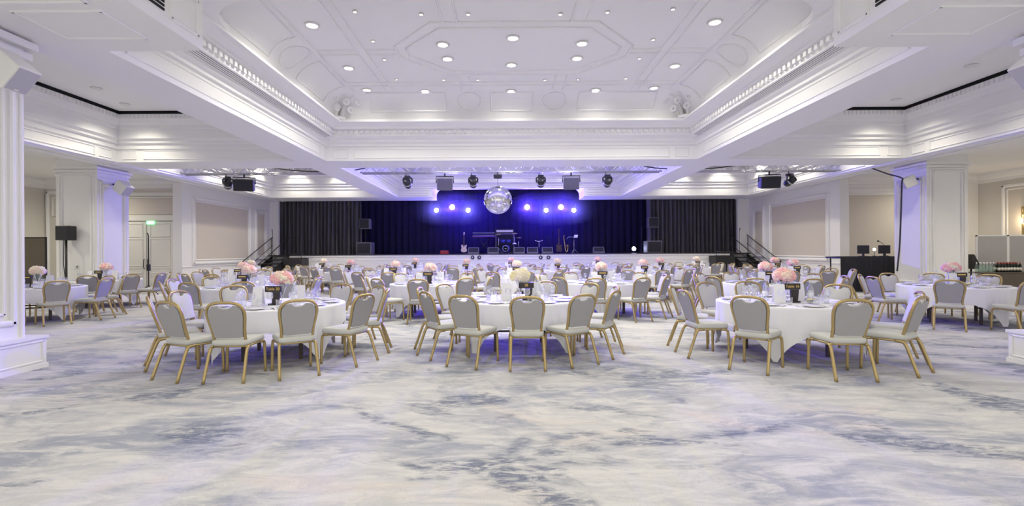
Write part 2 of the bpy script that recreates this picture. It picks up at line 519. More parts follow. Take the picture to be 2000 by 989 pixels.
for s in (-1, 1):
    a, b = sorted((XC + s * 4.1, XC + s * 1.9)); cove_rect(a, b, .28, .82, 'far')
    cove_ring(XC + s * 1.22, .55, .33, .27, 'far')
cove_rect(XL(.6), XR(.6), .28, .82, 'far')
for side in ('left', 'right'):
    cove_ring(10.65, .55, .36, .3, side)
    cove_rect(11.3, 13.0, .25, .85, side); cove_rect(8.2, 10.0, .25, .85, side)
mb.build('cove_panels', CEIL, cornice1)
# scrolled corner brackets
for s in (-1, 1):
    bx, by = XC + s * (BI - .52), Y2A - .52
    mb = MB()
    Mz = Matrix.Rotation(rad(45) if s < 0 else rad(-45), 3, 'Z')
    for k, w in enumerate((-.27, -.09, .09, .27)):
        path = []
        for q in range(13):
            t = q / 12
            d = -.06 - .66 * t ** 1.7; zz = 5.34 + .60 * math.sin(t * PI / 2)
            path.append(Vector((bx, by, zz)) + Mz @ Vector((w * (1 + .55 * t), d, 0)))
        mb.tube(path, .06, 7)
    for w, t in ((-.2, .3), (.2, .3), (0, .75), (-.34, .9), (.34, .9)):
        c = Vector((bx, by, 5.48 + .36 * t)) + Mz @ Vector((w, -.26 - .34 * t, 0))
        mb.tube([c + Mz @ Vector((.1 * math.cos(a) * (1 - a / 16), -.03, .1 * math.sin(a) * (1 - a / 16))) for a in [q * .45 for q in range(24)]], .03, 6)
    mb.rbox(Vector((bx, by, 5.37)) + Mz @ Vector((0, -.1, 0)), (.3, .26, .1), .02, Mz)
    mb.build('corner_bracket', CEIL, cornice1)

# aisle coffers
PROF_A = [(0, 4.60), (.05, 4.64), (.05, 4.76), (.12, 4.80), (.12, 4.86), (.20, 4.92), (.20, 5.18), (.24, 5.20), (.24, 5.30), (.30, 5.36), (.34, 5.46), (.34, 5.60), (.30, 5.62)]
for s, nm in ((-1, 'left'), (1, 'right')):
    for (y0, y1, w) in ((YN - .3, Y2A, 'near'), (Y2B, YF, 'far')):
        f = (lambda d: XC + s * d)
        path = [(f(AO), y0), (f(AO), y1), (f(BO), y1)]
        if s > 0: path = path[::-1]
        mb = MB(); sweep(mb, path, PROF_A); dentils(mb, path, .34, 5.48, 5.58, .03, .12, .07)
        o = trim(mb, CEIL, 'aisle cornice on the %s side of the %s bay' % (nm, w))
        mb = MB(); sweep(mb, path, [(.30, 5.615), (.30, 6.0)]); mb.build('shadow_gap', SLOT if w == 'near' else CEIL, o)  # near bay strip painted black for the shade in the gap
        mb = MB()
        mb.rect((f(AO), y0 + .5, 4.33), (0, y1 - y0 - 1.3, 0), (0, 0, .24), (-s, 0, 0), .035, .02)
        mb.rect((f(AO), y1 - .62, 4.33), (0, .4, 0), (0, 0, .24), (-s, 0, 0), .035, .02)
        trim(mb, CEIL, '', o)
        mb = MB(); x0, x1 = sorted((f(AO - .365), f(BO)))
        mb.box((x0, y0 - (.0), 5.69), (x1, y1 - .365, 5.78))
        trim(mb, CEIL, 'floating aisle ceiling panel on the %s side of the %s bay' % (nm, w))
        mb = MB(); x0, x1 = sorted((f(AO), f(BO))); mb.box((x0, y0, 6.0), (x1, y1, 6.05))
        trim(mb, SLOT if w == 'near' else CEIL, 'slab closing the gap above the %s aisle panel of the %s bay' % (nm, w))

# lower edge mouldings of the column line beams
for s, nm in ((-1, 'left'), (1, 'right')):
    mb = MB(); x = XC + s * (AO + .02)
    for d, zz in ((.0, Z + .0),):
        for k, (dx, dz, w) in enumerate(((.12, 0, .10), (.62, 0, .14))):
            mb.bar((XC + s * (AO + dx), YN, Z), (XC + s * (AO + dx), YS - .05, Z), w, .05, (0, 0, -1))
    trim(mb, WHITE, 'moulding under the %s column beam' % nm)

# side walls with framed beige panels
def wall_panel(mb_f, mb_p, x, s, y0, y1, z0, z1):
    mb_f.rect((x, y0, z0), (0, y1 - y0, 0), (0, 0, z1 - z0), (-s, 0, 0), .12, .07)
    mb_f.rect((x, y0 + .13, z0 + .13), (0, y1 - y0 - .26, 0), (0, 0, z1 - z0 - .26), (-s, 0, 0), .06, .04)
    a, b = sorted((x, x - s * .012)); mb_p.box((a, y0 + .12, z0 + .12), (b, y1 - .12, z1 - .12))
for s, nm in ((-1, 'left'), (1, 'right')):
    x = XC + s * WD
    mb = MB(); a, b = sorted((x, x + s * .35)); mb.box((a, 18.8, 0), (b, YS, Z))
    o = struct(mb, 'wall_' + nm, WHITE, 'white panelled wall on the %s beside the stage' % nm, 'wall')
    m1, m2 = MB(), MB()
    wall_panel(m1, m2, x, s, 19.45, 23.75, 1.08, 3.74); wall_panel(m1, m2, x, s, 24.3, 25.35, 1.2, 3.62)
    m1.build('panel_frame', WHITE, o); m2.build('fabric_panel', BEIGE, o)
    mb = MB(); mb.bar((x, 18.8, .08), (x, YS, .08), .16, .03, (-s, 0, 0)); mb.bar((x, 18.8, .95), (x, YS, .95), .05, .025, (-s, 0, 0))
    mb.build('baseboard', WHITE, o)
    # recess wall behind, corridor walls and ceiling
    cx = -18.2 if s < 0 else 18.65
    mb = MB(); a, b = sorted((x + s * .35, cx + s * .2)); mb.box((a, 19.1, 0), (b, 19.3, 4.6))
    ow = struct(mb, 'wall_%s_recess' % nm, TAUPE if s < 0 else WHITE, 'wall across the %s corridor recess' % nm, 'wall')
    mb = MB(); a, b = sorted((cx, cx + s * .2)); mb.box((a, 4.0, 0), (b, 19.3, 4.6))
    oc = struct(mb, 'wall_%s_corridor' % nm, TAUPE, 'outer wall of the %s corridor' % nm, 'wall')
    m1, m2 = MB(), MB()
    for (y0, y1) in ((16.1, 18.1), (13.4, 15.4)): wall_panel(m1, m2, cx, s, y0, y1, .3, 3.82)
    m1.build('panel_frame', WHITE, oc); m2.build('fabric_panel', BEIGE, oc)
    mb = MB(); a, b = sorted((XC + s * CD0, cx + s * .2)); mb.box((a, 4.0, 4.42), (b, 19.3, 4.6))
    trim(mb, CEIL, 'lower ceiling of the %s corridor' % nm)
    mb = MB(); path = [(cx, 5), (cx, 19.1), (XC + s * (WD + .3), 19.1)]
    if s > 0: path = path[::-1]
    sweep(mb, path, [(0, 4.05), (.04, 4.08), (.04, 4.16), (.14, 4.22), (.18, 4.32), (.18, 4.42)])
    trim(mb, WHITE, 'cornice of the %s corridor' % nm)
    if s > 0:
        m1, m2 = MB(), MB()
        m1.rect((13.32, 19.1, .4), (2.6, 0, 0), (0, 0, 3.45), (0, -1, 0), .14, .07); m1.rect((13.5, 19.1, .58), (2.24, 0, 0), (0, 0, 3.09), (0, -1, 0), .07, .05)
        m2.box((13.5, 19.085, .58), (15.74, 19.1, 3.67))
        m1.build('panel_frame', WHITE, ow); m2.build('fabric_panel', BEIGE, ow)
    else:
        m1 = MB(); m1.rect((-18.1, 19.1, 0), (.95, 0, 0), (0, 0, 3.9), (0, -1, 0), .14, .07); m1.rect((-17.9, 19.1, 3.0), (.6, 0, 0), (0, 0, .7), (0, -1, 0), .05, .05)
        m1.build('panel_frame', WHITE, ow)

# columns
def column(s, nm):
    f = (lambda d: XC + s * d)
    mb = MB(); a, b = sorted((f(CD0), f(CD1))); y0, y1 = 15.0, 16.25
    mb.box((a, y0, 0), (b, y1, Z + .17))
    o = tag(mb.build('wall_%s_column' % nm, WHITE), 'square white panelled column on the %s carrying a small speaker' % nm, 'column', kind='structure')
    mb = MB()
    mb.rect((a + .2, y0, .45), (b - a - .4, 0, 0), (0, 0, 3.45), (0, -1, 0), .06, .05); mb.rect((a + .11, y0, .36), (b - a - .22, 0, 0), (0, 0, 3.63), (0, -1, 0), .05, .03)
    mb.rect((f(CD0), y0 + .2, .45), (0, y1 - y0 - .4, 0), (0, 0, 3.2), (-s, 0, 0), .06, .05); mb.rect((f(CD0), y0 + .11, .36), (0, y1 - y0 - .22, 0), (0, 0, 3.4), (-s, 0, 0), .05, .03)
    mb.build('panel_moulding', WHITE, o)
    mb = MB()
    for k, zz in enumerate((3.9, 4.02, 4.12)):
        e = .02 + .03 * k
        mb.box((a - e, y0 - e, zz), (b + e, y1 + e, zz + .06))
    mb.build('capital', WHITE, o)
    mb = MB(); mb.box((a - .06, y0 - .06, 0), (b + .06, y1 + .06, .22)); mb.box((a - .03, y0 - .03, .22), (b + .03, y1 + .03, .28)); mb.build('base', WHITE, o)
column(-1, 'left'); column(1, 'right')

def near_column(s, nm, face):
    mb = MB(); a, b = sorted((face, face + s * 1.35)); y0, y1 = 4.85, 6.22
    mb.box((a, y0, .4), (b, y1, Z))
    o = tag(mb.build('wall_%s_pier' % nm, WHITE), 'big white pier on a tall plinth at the %s edge' % nm, 'column', kind='structure')
    mb = MB()
    mb.rect((face, y0 + .2, .62), (0, y1 - y0 - .36, 0), (0, 0, 3.1), (-s, 0, 0), .07, .035); mb.rect((face, y0 + .32, .74), (0, y1 - y0 - .6, 0), (0, 0, 2.86), (-s, 0, 0), .04, .03)
    mb.rect((a + .2, y1, .62), (b - a - .4, 0, 0), (0, 0, 3.1), (0, 1, 0), .07, .035)
    mb.bar((face, y1 - .04, .42), (face, y1 - .04, 4.0), .05, .02, (-s, 0, 0))
    mb.build('panel_moulding', WHITE, o)
    mb = MB()
    for k, (zz, e) in enumerate(((3.86, .03), (3.98, .06), (4.12, .1))): mb.box((a - e, y0 - e, zz), (b + e, y1 + e, zz + .09))
    mb.build('capital', WHITE, o)
    e = .14
    mb = MB(); mb.box((a - e, y0 - e, 0), (b + e, y1 + e, .385)); mb.box((a - e - .02, y0 - e - .02, .385), (b + e + .02, y1 + e + .02, .42)); mb.box((a - e - .015, y0 - e - .015, 0), (b + e + .015, y1 + e + .015, .06))
    xf = face - s * e
    mb.rect((xf, y0 - e + .05, .09), (0, y1 - y0 + 2 * e - .1, 0), (0, 0, .26), (-s, 0, 0), .025, .012)
    mb.build('plinth', WHITE, o)
near_column(-1, 'left', -6.2); near_column(1, 'right', 6.74)

# stage shell
mb = MB(); mb.box((XL(WD), YS, 0), (XR(WD), YS + .2, SZ - .035))
mb.bar((XL(WD), YS, SZ - .12), (XR(WD), YS, SZ - .12), .05, .025, (0, -1, 0)); mb.bar((XL(WD), YS, SZ - .3), (XR(WD), YS, SZ - .3), .03, .02, (0, -1, 0)); mb.bar((XL(WD), YS, .1), (XR(WD), YS, .1), .2, .02, (0, -1, 0))
struct(mb, 'wall_stage_front', WHITE, 'white panelled front of the raised stage', 'wall')
mb = MB(); mb.box((XL(WD), YS - .03, SZ - .035), (XR(WD), 32.2, SZ))
struct(mb, 'floor_stage', STAGEF, 'black floor of the raised stage', 'floor')
OL, OR = -12.2, 12.4
mb = MB(); mb.box((XL(WD), YS, SZ), (OL, YS + .25, Z)); mb.box((OR, YS, SZ), (XR(WD), YS + .25, Z))
mb.bar((OL, YS, SZ), (OL, YS, Z), .08, .03, (0, -1, 0)); mb.bar((OR, YS, SZ), (OR, YS, Z), .08, .03, (0, -1, 0))
struct(mb, 'wall_stage_sides', WHITE, 'narrow white walls either side of the stage opening', 'wall')
mb = MB(); mb.box((XL(WD) - 1, 32, 0), (XR(WD) + 1, 32.2, 6.2)); mb.box((XL(WD) - 1.2, YS + .25, 0), (XL(WD) - 1, 32.2, 6.2)); mb.box((XR(WD) + 1, YS + .25, 0), (XR(WD) + 1.2, 32.2, 6.2))
struct(mb, 'wall_stage_back', BLACKF, 'black walls behind and beside the stage', 'wall')

# ------------------------------------------------------------------ doors
mb = MB()
dx0, dx1 = -15.25, -13.1
mb.rect((dx0 - .12, 19.1, -.1), (dx1 - dx0 + .24, 0, 0), (0, 0, 3.93), (0, -1, 0), .16, .1); mb.rect((dx0, 19.1, 2.98), (dx1 - dx0, 0, 0), (0, 0, .72), (0, -1, 0), .06, .07)
mb.box((dx0, 19.0, 2.78), (dx1, 19.1, 2.98))
o = struct(mb, 'door_1', DOORP, 'cream double door with beige overpanel under a green exit sign', 'door')
mb = MB(); mb.box((dx0 + .04, 19.075, 3.03), (dx1 - .04, 19.1, 3.66)); mb.build('overpanel', BEIGE, o)
for k in (0, 1):
    a = dx0 + .03 + k * (dx1 - dx0) / 2; w = (dx1 - dx0) / 2 - .045
    mb = MB(); mb.box((a, 19.04, .01), (a + w, 19.1, 2.74))
    for (z0, z1) in ((2.15, 2.66), (1.0, 2.05), (.72, .9), (.42, .62), (.12, .34)): mb.rect((a + .13, 19.04, z0), (w - .26, 0, 0), (0, 0, z1 - z0), (0, -1, 0), .035, .02)
    leaf = mb.build('door_leaf', DOORP, o)
    hx = a + (w - .06 if k == 0 else .06)
    mb = MB(); mb.tube([(hx, 19.04, 1.25), (hx, 18.98, 1.25), (hx, 18.98, .9), (hx, 19.04, .9)], .014, 6); mb.build('door_handle', BLACK, leaf)

mb = MB(); mb.rbox((-13.98, 19.0, 2.70), (.30, .06, .13), .012)
ex = tag(mb.build('exit_sign', EXITG), 'small lit green exit sign above the cream double door', 'sign')
mb = MB()
for dx in (-.075, 0, .075): mb.box((-13.95 + dx - .025, 18.962, 2.66), (-13.95 + dx + .025, 18.972, 2.74))
mb.build('pictogram', EXITW, ex)

# ------------------------------------------------------------------ ceiling lights
SPOTS = []
def round_light(px, py, z, big, label, group):
    x, y, _ = at(px, py, z=z)
    t = thing('ceiling_light' if big else 'pin_spot', label, 'ceiling light', (x, y, z), 0, group)
    r = .135 if big else .045
    mb = MB(); mb.lathe([(r, .0), (r * 1.12, -.012), (r * 1.02, -.03), (r * .82, -.034), (r * .72, -.012), (r * .68, .0)], 24); mb.build('trim_ring', WSPK, t)
    mb = MB(); mb.lathe([(r * .7, -.004), (.0, -.008)], 20); mb.build('lamp', LAMPW if big else LAMPS, t)
    SPOTS.append((x, y, z, big))
BIGS = [(612, 48), (867, 86), (1004, 73), (1139, 84), (1399, 42), (683, 132), (876, 114), (1001, 126), (1129, 113), (1320, 128), (718, 175), (832, 177), (1000, 177), (1165, 175), (1279, 171)]
for i, (px, py) in enumerate(BIGS):
    inside = 845 < px < 1160 and py < 130
    lab = ('round white downlight inside the ceiling octagon' if inside else 'round white downlight in the row above the far cove' if py > 160 else 'round white downlight between the octagon and the side cove')
    nth = {1: 'leftmost near', 2: 'middle near', 3: 'rightmost near', 6: 'leftmost far', 7: 'middle far', 8: 'rightmost far', 0: 'near left', 4: 'near right', 5: 'far left', 9: 'far right', 10: 'first from left', 11: 'second from left', 12: 'middle', 13: 'second from right', 14: 'first from right'}[i]
    round_light(px, py, 5.98, True, lab + ', ' + nth, 'round downlights in the coffer')
SM = [(696, 21), (825, 26), (917, 26), (1097, 26), (1189, 22), (1317, 16), (731, 79), (753, 115), (776, 154), (868, 155), (935, 155), (1066, 155), (1131, 154), (1224, 152), (1251, 113), (1278, 76)]
ORD = ['first', 'second', 'third', 'fourth', 'fifth', 'sixth', 'seventh', 'eighth', 'ninth', 'tenth', 'eleventh', 'twelfth', 'thirteenth', 'fourteenth', 'fifteenth', 'sixteenth', 'seventeenth', 'eighteenth', 'nineteenth', 'twentieth']
for i, (px, py) in enumerate(SM):
    row = 'near row' if py < 30 else 'far row' if py > 150 else 'left column' if px < 1000 else 'right column'
    same = [q for q in SM if ('near row' if q[1] < 30 else 'far row' if q[1] > 150 else 'left column' if q[0] < 1000 else 'right column') == row]
    kk = sorted(same).index((px, py))
    round_light(px, py, 5.98, False, 'tiny bright pin spot around the octagon, %s, %s from the left' % (row, ORD[kk]), 'pin spots in the coffer')

def linear_light(px, py, z, label):
    x, y, _ = at(px, py, z=z)
    t = thing('recessed_light', label, 'ceiling light', (x, y, z), 0, 'recessed lights over the aisles')
    mb = MB(); mb.lathe([(.12, 0), (.13, -.015), (.115, -.03), (.09, -.01)], 20); mb.build('trim_ring', WSPK, t)
    mb = MB(); mb.lathe([(.09, -.006), (0, -.01)], 18); mb.build('lamp', LAMPW, t)
    SPOTS.append((x, y, z, True))
AIS = [(246, 203, 'near the far end of the near left aisle'), (190, 172, 'halfway along the near left aisle'), (1752, 194, 'near the far end of the near right aisle'), (1900, 127, 'halfway along the near right aisle')]
for px, py, w in AIS: linear_light(px, py, 5.69, 'round recessed light in the floating panel ' + w)
for (x, y, w) in ((XL(9), 18.5, 'left, nearer'), (XL(9), 22, 'left, farther'), (XR(9), 18.5, 'right, nearer'), (XR(9), 22, 'right, farther')):  # unseen fixtures added to give the far aisles more light
    t = thing('recessed_light', 'added round recessed light in the far aisle ceiling, ' + w, 'ceiling light', (x, y, 5.69), 0, 'recessed lights over the aisles')
    mb = MB(); mb.lathe([(.12, 0), (.13, -.015), (.115, -.03), (.09, -.01)], 20); mb.build('trim_ring', WSPK, t)
    mb = MB(); mb.lathe([(.09, -.006), (0, -.01)], 18); mb.build('lamp', LAMPW, t)
    SPOTS.append((x, y, 5.69, True))

EXTRA = [((XL(3), 17.2), 5.98, 'near left of the far coffer'), ((XL(0), 17.0), 5.98, 'near middle of the far coffer'), ((XR(3), 17.2), 5.98, 'near right of the far coffer'),
         ((XL(3), 19.8), 5.98, 'left of the far coffer middle'), ((XL(0), 19.8), 5.98, 'exact centre of the far coffer'), ((XR(3), 19.8), 5.98, 'right of the far coffer middle'),
         ((XL(3), 22.3), 5.98, 'far left of the far coffer'), ((XL(0), 22.3), 5.98, 'far middle of the far coffer'), ((XR(3), 22.3), 5.98, 'far right of the far coffer')]
for s, nm in ((-1, 'left'), (1, 'right')):
    for y, w in ((9, 'nearest'), (12.5, 'middle'), (17.5, 'farthest')): EXTRA.append(((XC + s * 15.8, y), 4.42, '%s corridor ceiling, %s of three' % (nm, w)))
for (x, y), z, w in EXTRA:  # fixtures added to go with the far coffer and corridor fill lamps
    t = thing('recessed_light', 'added round recessed light in the ' + w, 'ceiling light', (x, y, z), 0, 'added recessed lights')
    mb = MB(); mb.lathe([(.12, 0), (.13, -.015), (.115, -.03), (.09, -.01)], 20); mb.build('trim_ring', WSPK, t)
    mb = MB(); mb.lathe([(.09, -.006), (0, -.01)], 18); mb.build('lamp', LAMPW, t)

# ------------------------------------------------------------------ chair
def rounded(pts, r, k=4):
    out = []; n = len(pts)
    for i in range(n):
        p = Vector(pts[i]); a = (Vector(pts[i - 1]) - p); b = (Vector(pts[(i + 1) % n]) - p)
        rr = min(r, a.length * .45, b.length * .45)
        p0 = p + a.normalized() * rr; p1 = p + b.normalized() * rr
        for q in range(k + 1):
            t = q / k; out.append(tuple((p0 * (1 - t) + p * t) * (1 - t) + (p * (1 - t) + p1 * t) * t))
    return out

def catmull(P, per=5):
    P = [Vector(p) for p in P]; out = []
    for i in range(len(P) - 1):
        p0 = P[i - 1] if i else P[0]; p1 = P[i]; p2 = P[i + 1]; p3 = P[i + 2] if i + 2 < len(P) else P[-1]
        for q in range(per):
            t = q / per
            out.append(.5 * ((2 * p1) + (p2 - p0) * t + (2 * p0 - 5 * p1 + 4 * p2 - p3) * t * t + (3 * p1 - p0 - 3 * p2 + p3) * t ** 3))
    out.append(P[-1]); return out

def back_at(x, t, d=0.0):
    """x across, t up the back, d forward of its plane"""
    x *= .94
    return Vector((x, .165 - .30 * t + .957 * d, .455 + .957 * t + .30 * d))

def chair_parts(t):
    seat = rounded([(-.205, .135), (-.232, .585), (.232, .585), (.205, .135)], .055)
    mb = MB(); mb.slab(seat, lambda u, v, w: (u, v, w), .405, .478, bev=.05); mb.build('seat', FAB_C, t)
    half = [(.0, .402), (.05, .408), (.09, .438), (.158, .430), (.197, .388), (.205, .33), (.194, .24), (.176, .12), (.17, .055), (.13, .045), (0, .045)]
    outl = [(x, v) for x, v in half] + [(-x, v) for x, v in reversed(half[1:-1])]
    mb = MB(); mb.slab(outl, lambda u, v, w: back_at(u, v, w), .0, .038, bev=.035); mb.build('backrest', FAB_C, t)
    mb = MB(); mb.slab([(x * .99, v) for x, v in outl], lambda u, v, w: back_at(u, v, w), -.012, -.001); mb.build('back_panel', FAB_G, t)
    hp = [(.188, -.05), (.186, .05), (.194, .15), (.211, .25), (.221, .335), (.21, .405), (.165, .455), (.085, .477), (0, .48)]
    full = hp + [(-x, v) for x, v in reversed(hp[:-1])]
    path = catmull([back_at(x, v, .006) for x, v in full], 3)
    mb = MB(); mb.tube(path, .018, 7, sq=1.0); mb.build('back_frame', GOLD, t)
    mb = MB()
    for s in (-1, 1): mb.tube([(s * .19, .13, .398), (s * .205, .36, .394), (s * .212, .55, .394)], .013, 6)
    mb.tube([(-.205, .55, .394), (.205, .55, .394)], .012, 6); mb.tube([(-.19, .16, .396), (.19, .16, .396)], .012, 6)
    mb.build('seat_frame', GOLD, t)
    for s in (-1, 1):
        mb = MB(); mb.tube(catmull([(s * .212, .48, .392), (s * .217, .545, .386), (s * .222, .566, .34), (s * .226, .572, .2), (s * .228, .576, .0)], 3), .018, 7); mb.build('leg', GOLD, t)
        mb = MB(); mb.tube(catmull([(s * .195, .24, .392), (s * .2, .165, .39), (s * .205, .125, .352), (s * .211, .07, .2), (s * .218, .0, .0)], 3), .0185, 7); mb.build('leg', GOLD, t)

CH = thing('banquet_chair', '', 'chair'); chair_parts(CH); bpy.context.view_layer.update(); remember(CH)
CH_USED = [False]
def chair_at(x, y, rz, label, group):
    if not CH_USED[0]:
        CH_USED[0] = True
        CH.location = (x, y, 0); CH.rotation_euler = (0, 0, rz); CH['label'] = label; CH['group'] = group
        return CH
    return dup(CH, (x, y, 0), rz, label, group)

# ------------------------------------------------------------------ table and linen
TR = .915
def table_parts(t):
    mb = MB(); mb.lathe([(0, .70), (.895, .70), (.905, .715), (.905, .728), (.895, .734), (0, .734)], 40); mb.build('tabletop', PLY, t)
    for a in range(4):
        ang = PI / 4 + a * PI / 2; x, y = .52 * math.cos(ang), .52 * math.sin(ang)
        mb = MB(); mb.rbox((x, y, .35), (.05, .05, .7), .006); mb.build('leg', WOODD, t)
    for s in (-1, 1):
        mb = MB(); mb.tube([(-.36, s * .368, .3), (.36, s * .368, .3)], .014, 6); mb.build('stretcher', WOODD, t)
TB = thing('round_table', '', 'table'); table_parts(TB); bpy.context.view_layer.update(); remember(TB)

def cloth_mesh(seed):
    rr = random.Random(seed); n = 144; A = 1.19
    rows_in = [.0, .35, .7, .88, .905]
    vs = []; fs = []
    zt = .739
    vs.append((0, 0, zt))
    rings = []
    ph = rr.random() * 6
    for r in rows_in[1:]:
        rings.append([(r * math.cos(2 * PI * j / n), r * math.sin(2 * PI * j / n), zt + .0004 * math.sin(9 * 2 * PI * j / n + ph)) for j in range(n)])
    drops = [0.012, .05, .12, .22, .34, .47, .6, .72, .86, 1.0]
    for i, fr in enumerate(drops):
        ring = []
        for j in range(n):
            a = 2 * PI * j / n
            L = A / max(abs(math.cos(a)), abs(math.sin(a)))
            L = min(L, A * 1.36)
            drop = min((L - TR) * (1 if fr > .02 else 1), .722)
            d = drop * fr
            corner = max(0, (L - A) / (A * .36))
            fold = math.cos(a * 16 + ph) * .5 + math.cos(a * 27 + ph * 2) * .3 + math.cos(a * 44) * .2
            amp = (.012 + .028 * corner) * min(1, d * 3.5)
            r = TR + .006 + amp * fold + .0
            # corners hang as folded points: draw the fall towards the diagonal
            da = ((a - PI / 4) % (PI / 2)); da = da if da < PI / 4 else da - PI / 2
            a2 = a - da * .30 * corner * min(1, d * 1.6)
            z = zt - .004 - d if fr > .02 else zt - .006
            ring.append((r * math.cos(a2), r * math.sin(a2), max(.008, z)))
        rings.append(ring)
    for rg in rings: vs.extend(rg)
    for j in range(n): fs.append((0, 1 + j, 1 + (j + 1) % n))
    for i in range(len(rings) - 1):
        for j in range(n):
            j2 = (j + 1) % n
            fs.append((1 + i * n + j, 1 + (i + 1) * n + j, 1 + (i + 1) * n + j2, 1 + i * n + j2))
    mb = MB(); mb.add(vs, fs, True)
    return mb.mesh('tablecloth', CLOTH)
CLOTHS = [cloth_mesh(k) for k in range(3)]

# ------------------------------------------------------------------ tableware
ZT = .742
def simple(mbx, name, mats): return mbx.mesh(name, mats)
mb = MB(); mb.lathe([(.0, .0), (.032, 0), (.033, .003), (.006, .008), (.0045, .05), (.0045, .085), (.012, .095), (.034, .12), (.041, .15), (.04, .175), (.034, .2), (.033, .2), (.039, .175), (.039, .15), (.032, .122), (.0, .1)], 14); ME_WG = simple(mb, 'wine_glass', GLASS)
mb = MB(); mb.lathe([(.0, .0), (.03, 0), (.034, .05), (.037, .1), (.036, .1), (.033, .05), (.029, .008), (0, .008)], 14); ME_TG = simple(mb, 'water_tumbler', GLASS)
mb = MB(); mb.lathe([(.0, .004), (.075, .002), (.085, .006), (.13, .016), (.132, .02), (.085, .011), (.0, .009)], 24); ME_PL = simple(mb, 'dinner_plate', CHINA)
mb = MB(); mb.slab([(-.008, 0), (-.009, .1), (.009, .1), (.012, .19), (.004, .22), (-.009, .21)], lambda u, v, w: (u, v, w), .001, .004); ME_KN = simple(mb, 'table_knife', STEEL)
mb = MB(); mb.slab([(-.006, 0), (-.005, .12), (-.013, .14), (-.013, .195), (-.008, .2), (-.006, .155), (.006, .155), (.008, .2), (.013, .195), (.013, .14), (.005, .12), (.006, 0)], lambda u, v, w: (u, v, w), .001, .004); ME_FK = simple(mb, 'table_fork', STEEL)
mb = MB(); mb.slab([(-.06, 0), (-.045, .0), (.0, .0), (.06, .0), (.02, .115), (0, .13), (-.02, .115)], lambda u, v, w: (u, w, v), -.02, .02, bev=.12); ME_NP = simple(mb, 'folded_napkin', CLOTH)

def put(name, me, loc, rz, label, cat, group):
    o = bpy.data.objects.new(name, me); COL.objects.link(o); o.location = loc; o.rotation_euler = (0, 0, rz)
    return tag(o, label, cat, group)

def bottle(t, kind):
    if kind == 'water':
        mb = MB(); mb.lathe([(0, 0), (.04, 0), (.043, .01), (.043, .17), (.035, .21), (.016, .25), (.0145, .285), (0, .285)], 14); mb.build('bottle_body', WATER, t)
        mb = MB(); mb.lathe([(.0165, .285), (.0165, .305), (0, .305)], 12); mb.build('cap', WSPK, t)
        mb = MB(); mb.lathe([(.0436, .06), (.0436, .13)], 14); mb.build('label', PAPER, t)
    else:
        mb = MB(); mb.lathe([(0, 0), (.036, 0), (.038, .008), (.038, .19), (.03, .225), (.015, .25), (.0145, .30), (0, .30)], 14); mb.build('bottle_body', WINE if kind == 'wine' else GLASSG, t)
        mb = MB(); mb.lathe([(.0155, .25), (.0158, .305), (0, .306)], 12); mb.build('foil_cap', FOIL if kind == 'wine' else WSPK, t)
        if kind == 'wine':
            mb = MB(); mb.lathe([(.0386, .05), (.0386, .14)], 14); mb.build('label', LABELP, t)
PROTO = {}
def copy_of(key, make, name, cat, loc, rz, label, group):
    if key not in PROTO:
        t = thing(name, label, cat, loc, rz, group); make(t); bpy.context.view_layer.update(); remember(t); PROTO[key] = t
        return t
    return dup(PROTO[key], loc, rz, label, group)

def bouquet(seed, mats, R0, flat):
    rr = random.Random(seed); mb = MB()
    k = 46
    for i in range(k):
        ph = math.acos(1 - 1.55 * (i + .5) / k); th = i * 2.39996
        d = Vector((math.sin(ph) * math.cos(th), math.sin(ph) * math.sin(th), math.cos(ph) * flat))
        c = d * R0 * (.82 + .25 * rr.random()); r = .026 + .022 * rr.random()
        m = 0 if rr.random() < .4 else (1 if rr.random() < .55 else 2)
        # rosette: a core ball and a ring of petals
        mb.ball(c, r, 8, 5, (1, 1, .85), m)
        M = d.normalized().to_track_quat('Z', 'Y').to_matrix()
        for q in range(5):
            a = q * 2 * PI / 5 + rr.random()
            mb.ball(c + M @ Vector((math.cos(a) * r * .85, math.sin(a) * r * .85, r * .15)), r * .62, 6, 4, (1, 1, .8), m)
    return mb.mesh('blossoms', mats)
BOUQ = [bouquet(1, [PINK, PEACH, CREAM], .125, .72), bouquet(2, [CREAM, YELLOW, CREAM], .14, .6), bouquet(3, [PEACH, CREAM, PINK], .12, .75), bouquet(4, [CREAM, PEACH, CREAM], .12, .7), bouquet(5, [PINK, PINK, PEACH], .125, .75)]
def mk_vase(t, bq):
    mb = MB(); mb.lathe([(0, 0), (.055, 0), (.058, .006), (.02, .02), (.014, .06), (.02, .12), (.055, .22), (.085, .29), (.083, .29), (.052, .222), (.016, .13), (.0, .11)], 18); mb.build('vase', GLASS, t)
    mb = MB()
    for k in range(7):
        a = k * .9; mb.tube([(0.006 * math.cos(a), .006 * math.sin(a), .12), (.03 * math.cos(a), .03 * math.sin(a), .24), (.06 * math.cos(a), .06 * math.sin(a), .36)], .005, 5)
    mb.build('stems', LEAF, t)
    o = bpy.data.objects.new('blossoms', BOUQ[bq]); COL.objects.link(o); o.parent = t; o.location = (0, 0, .36)

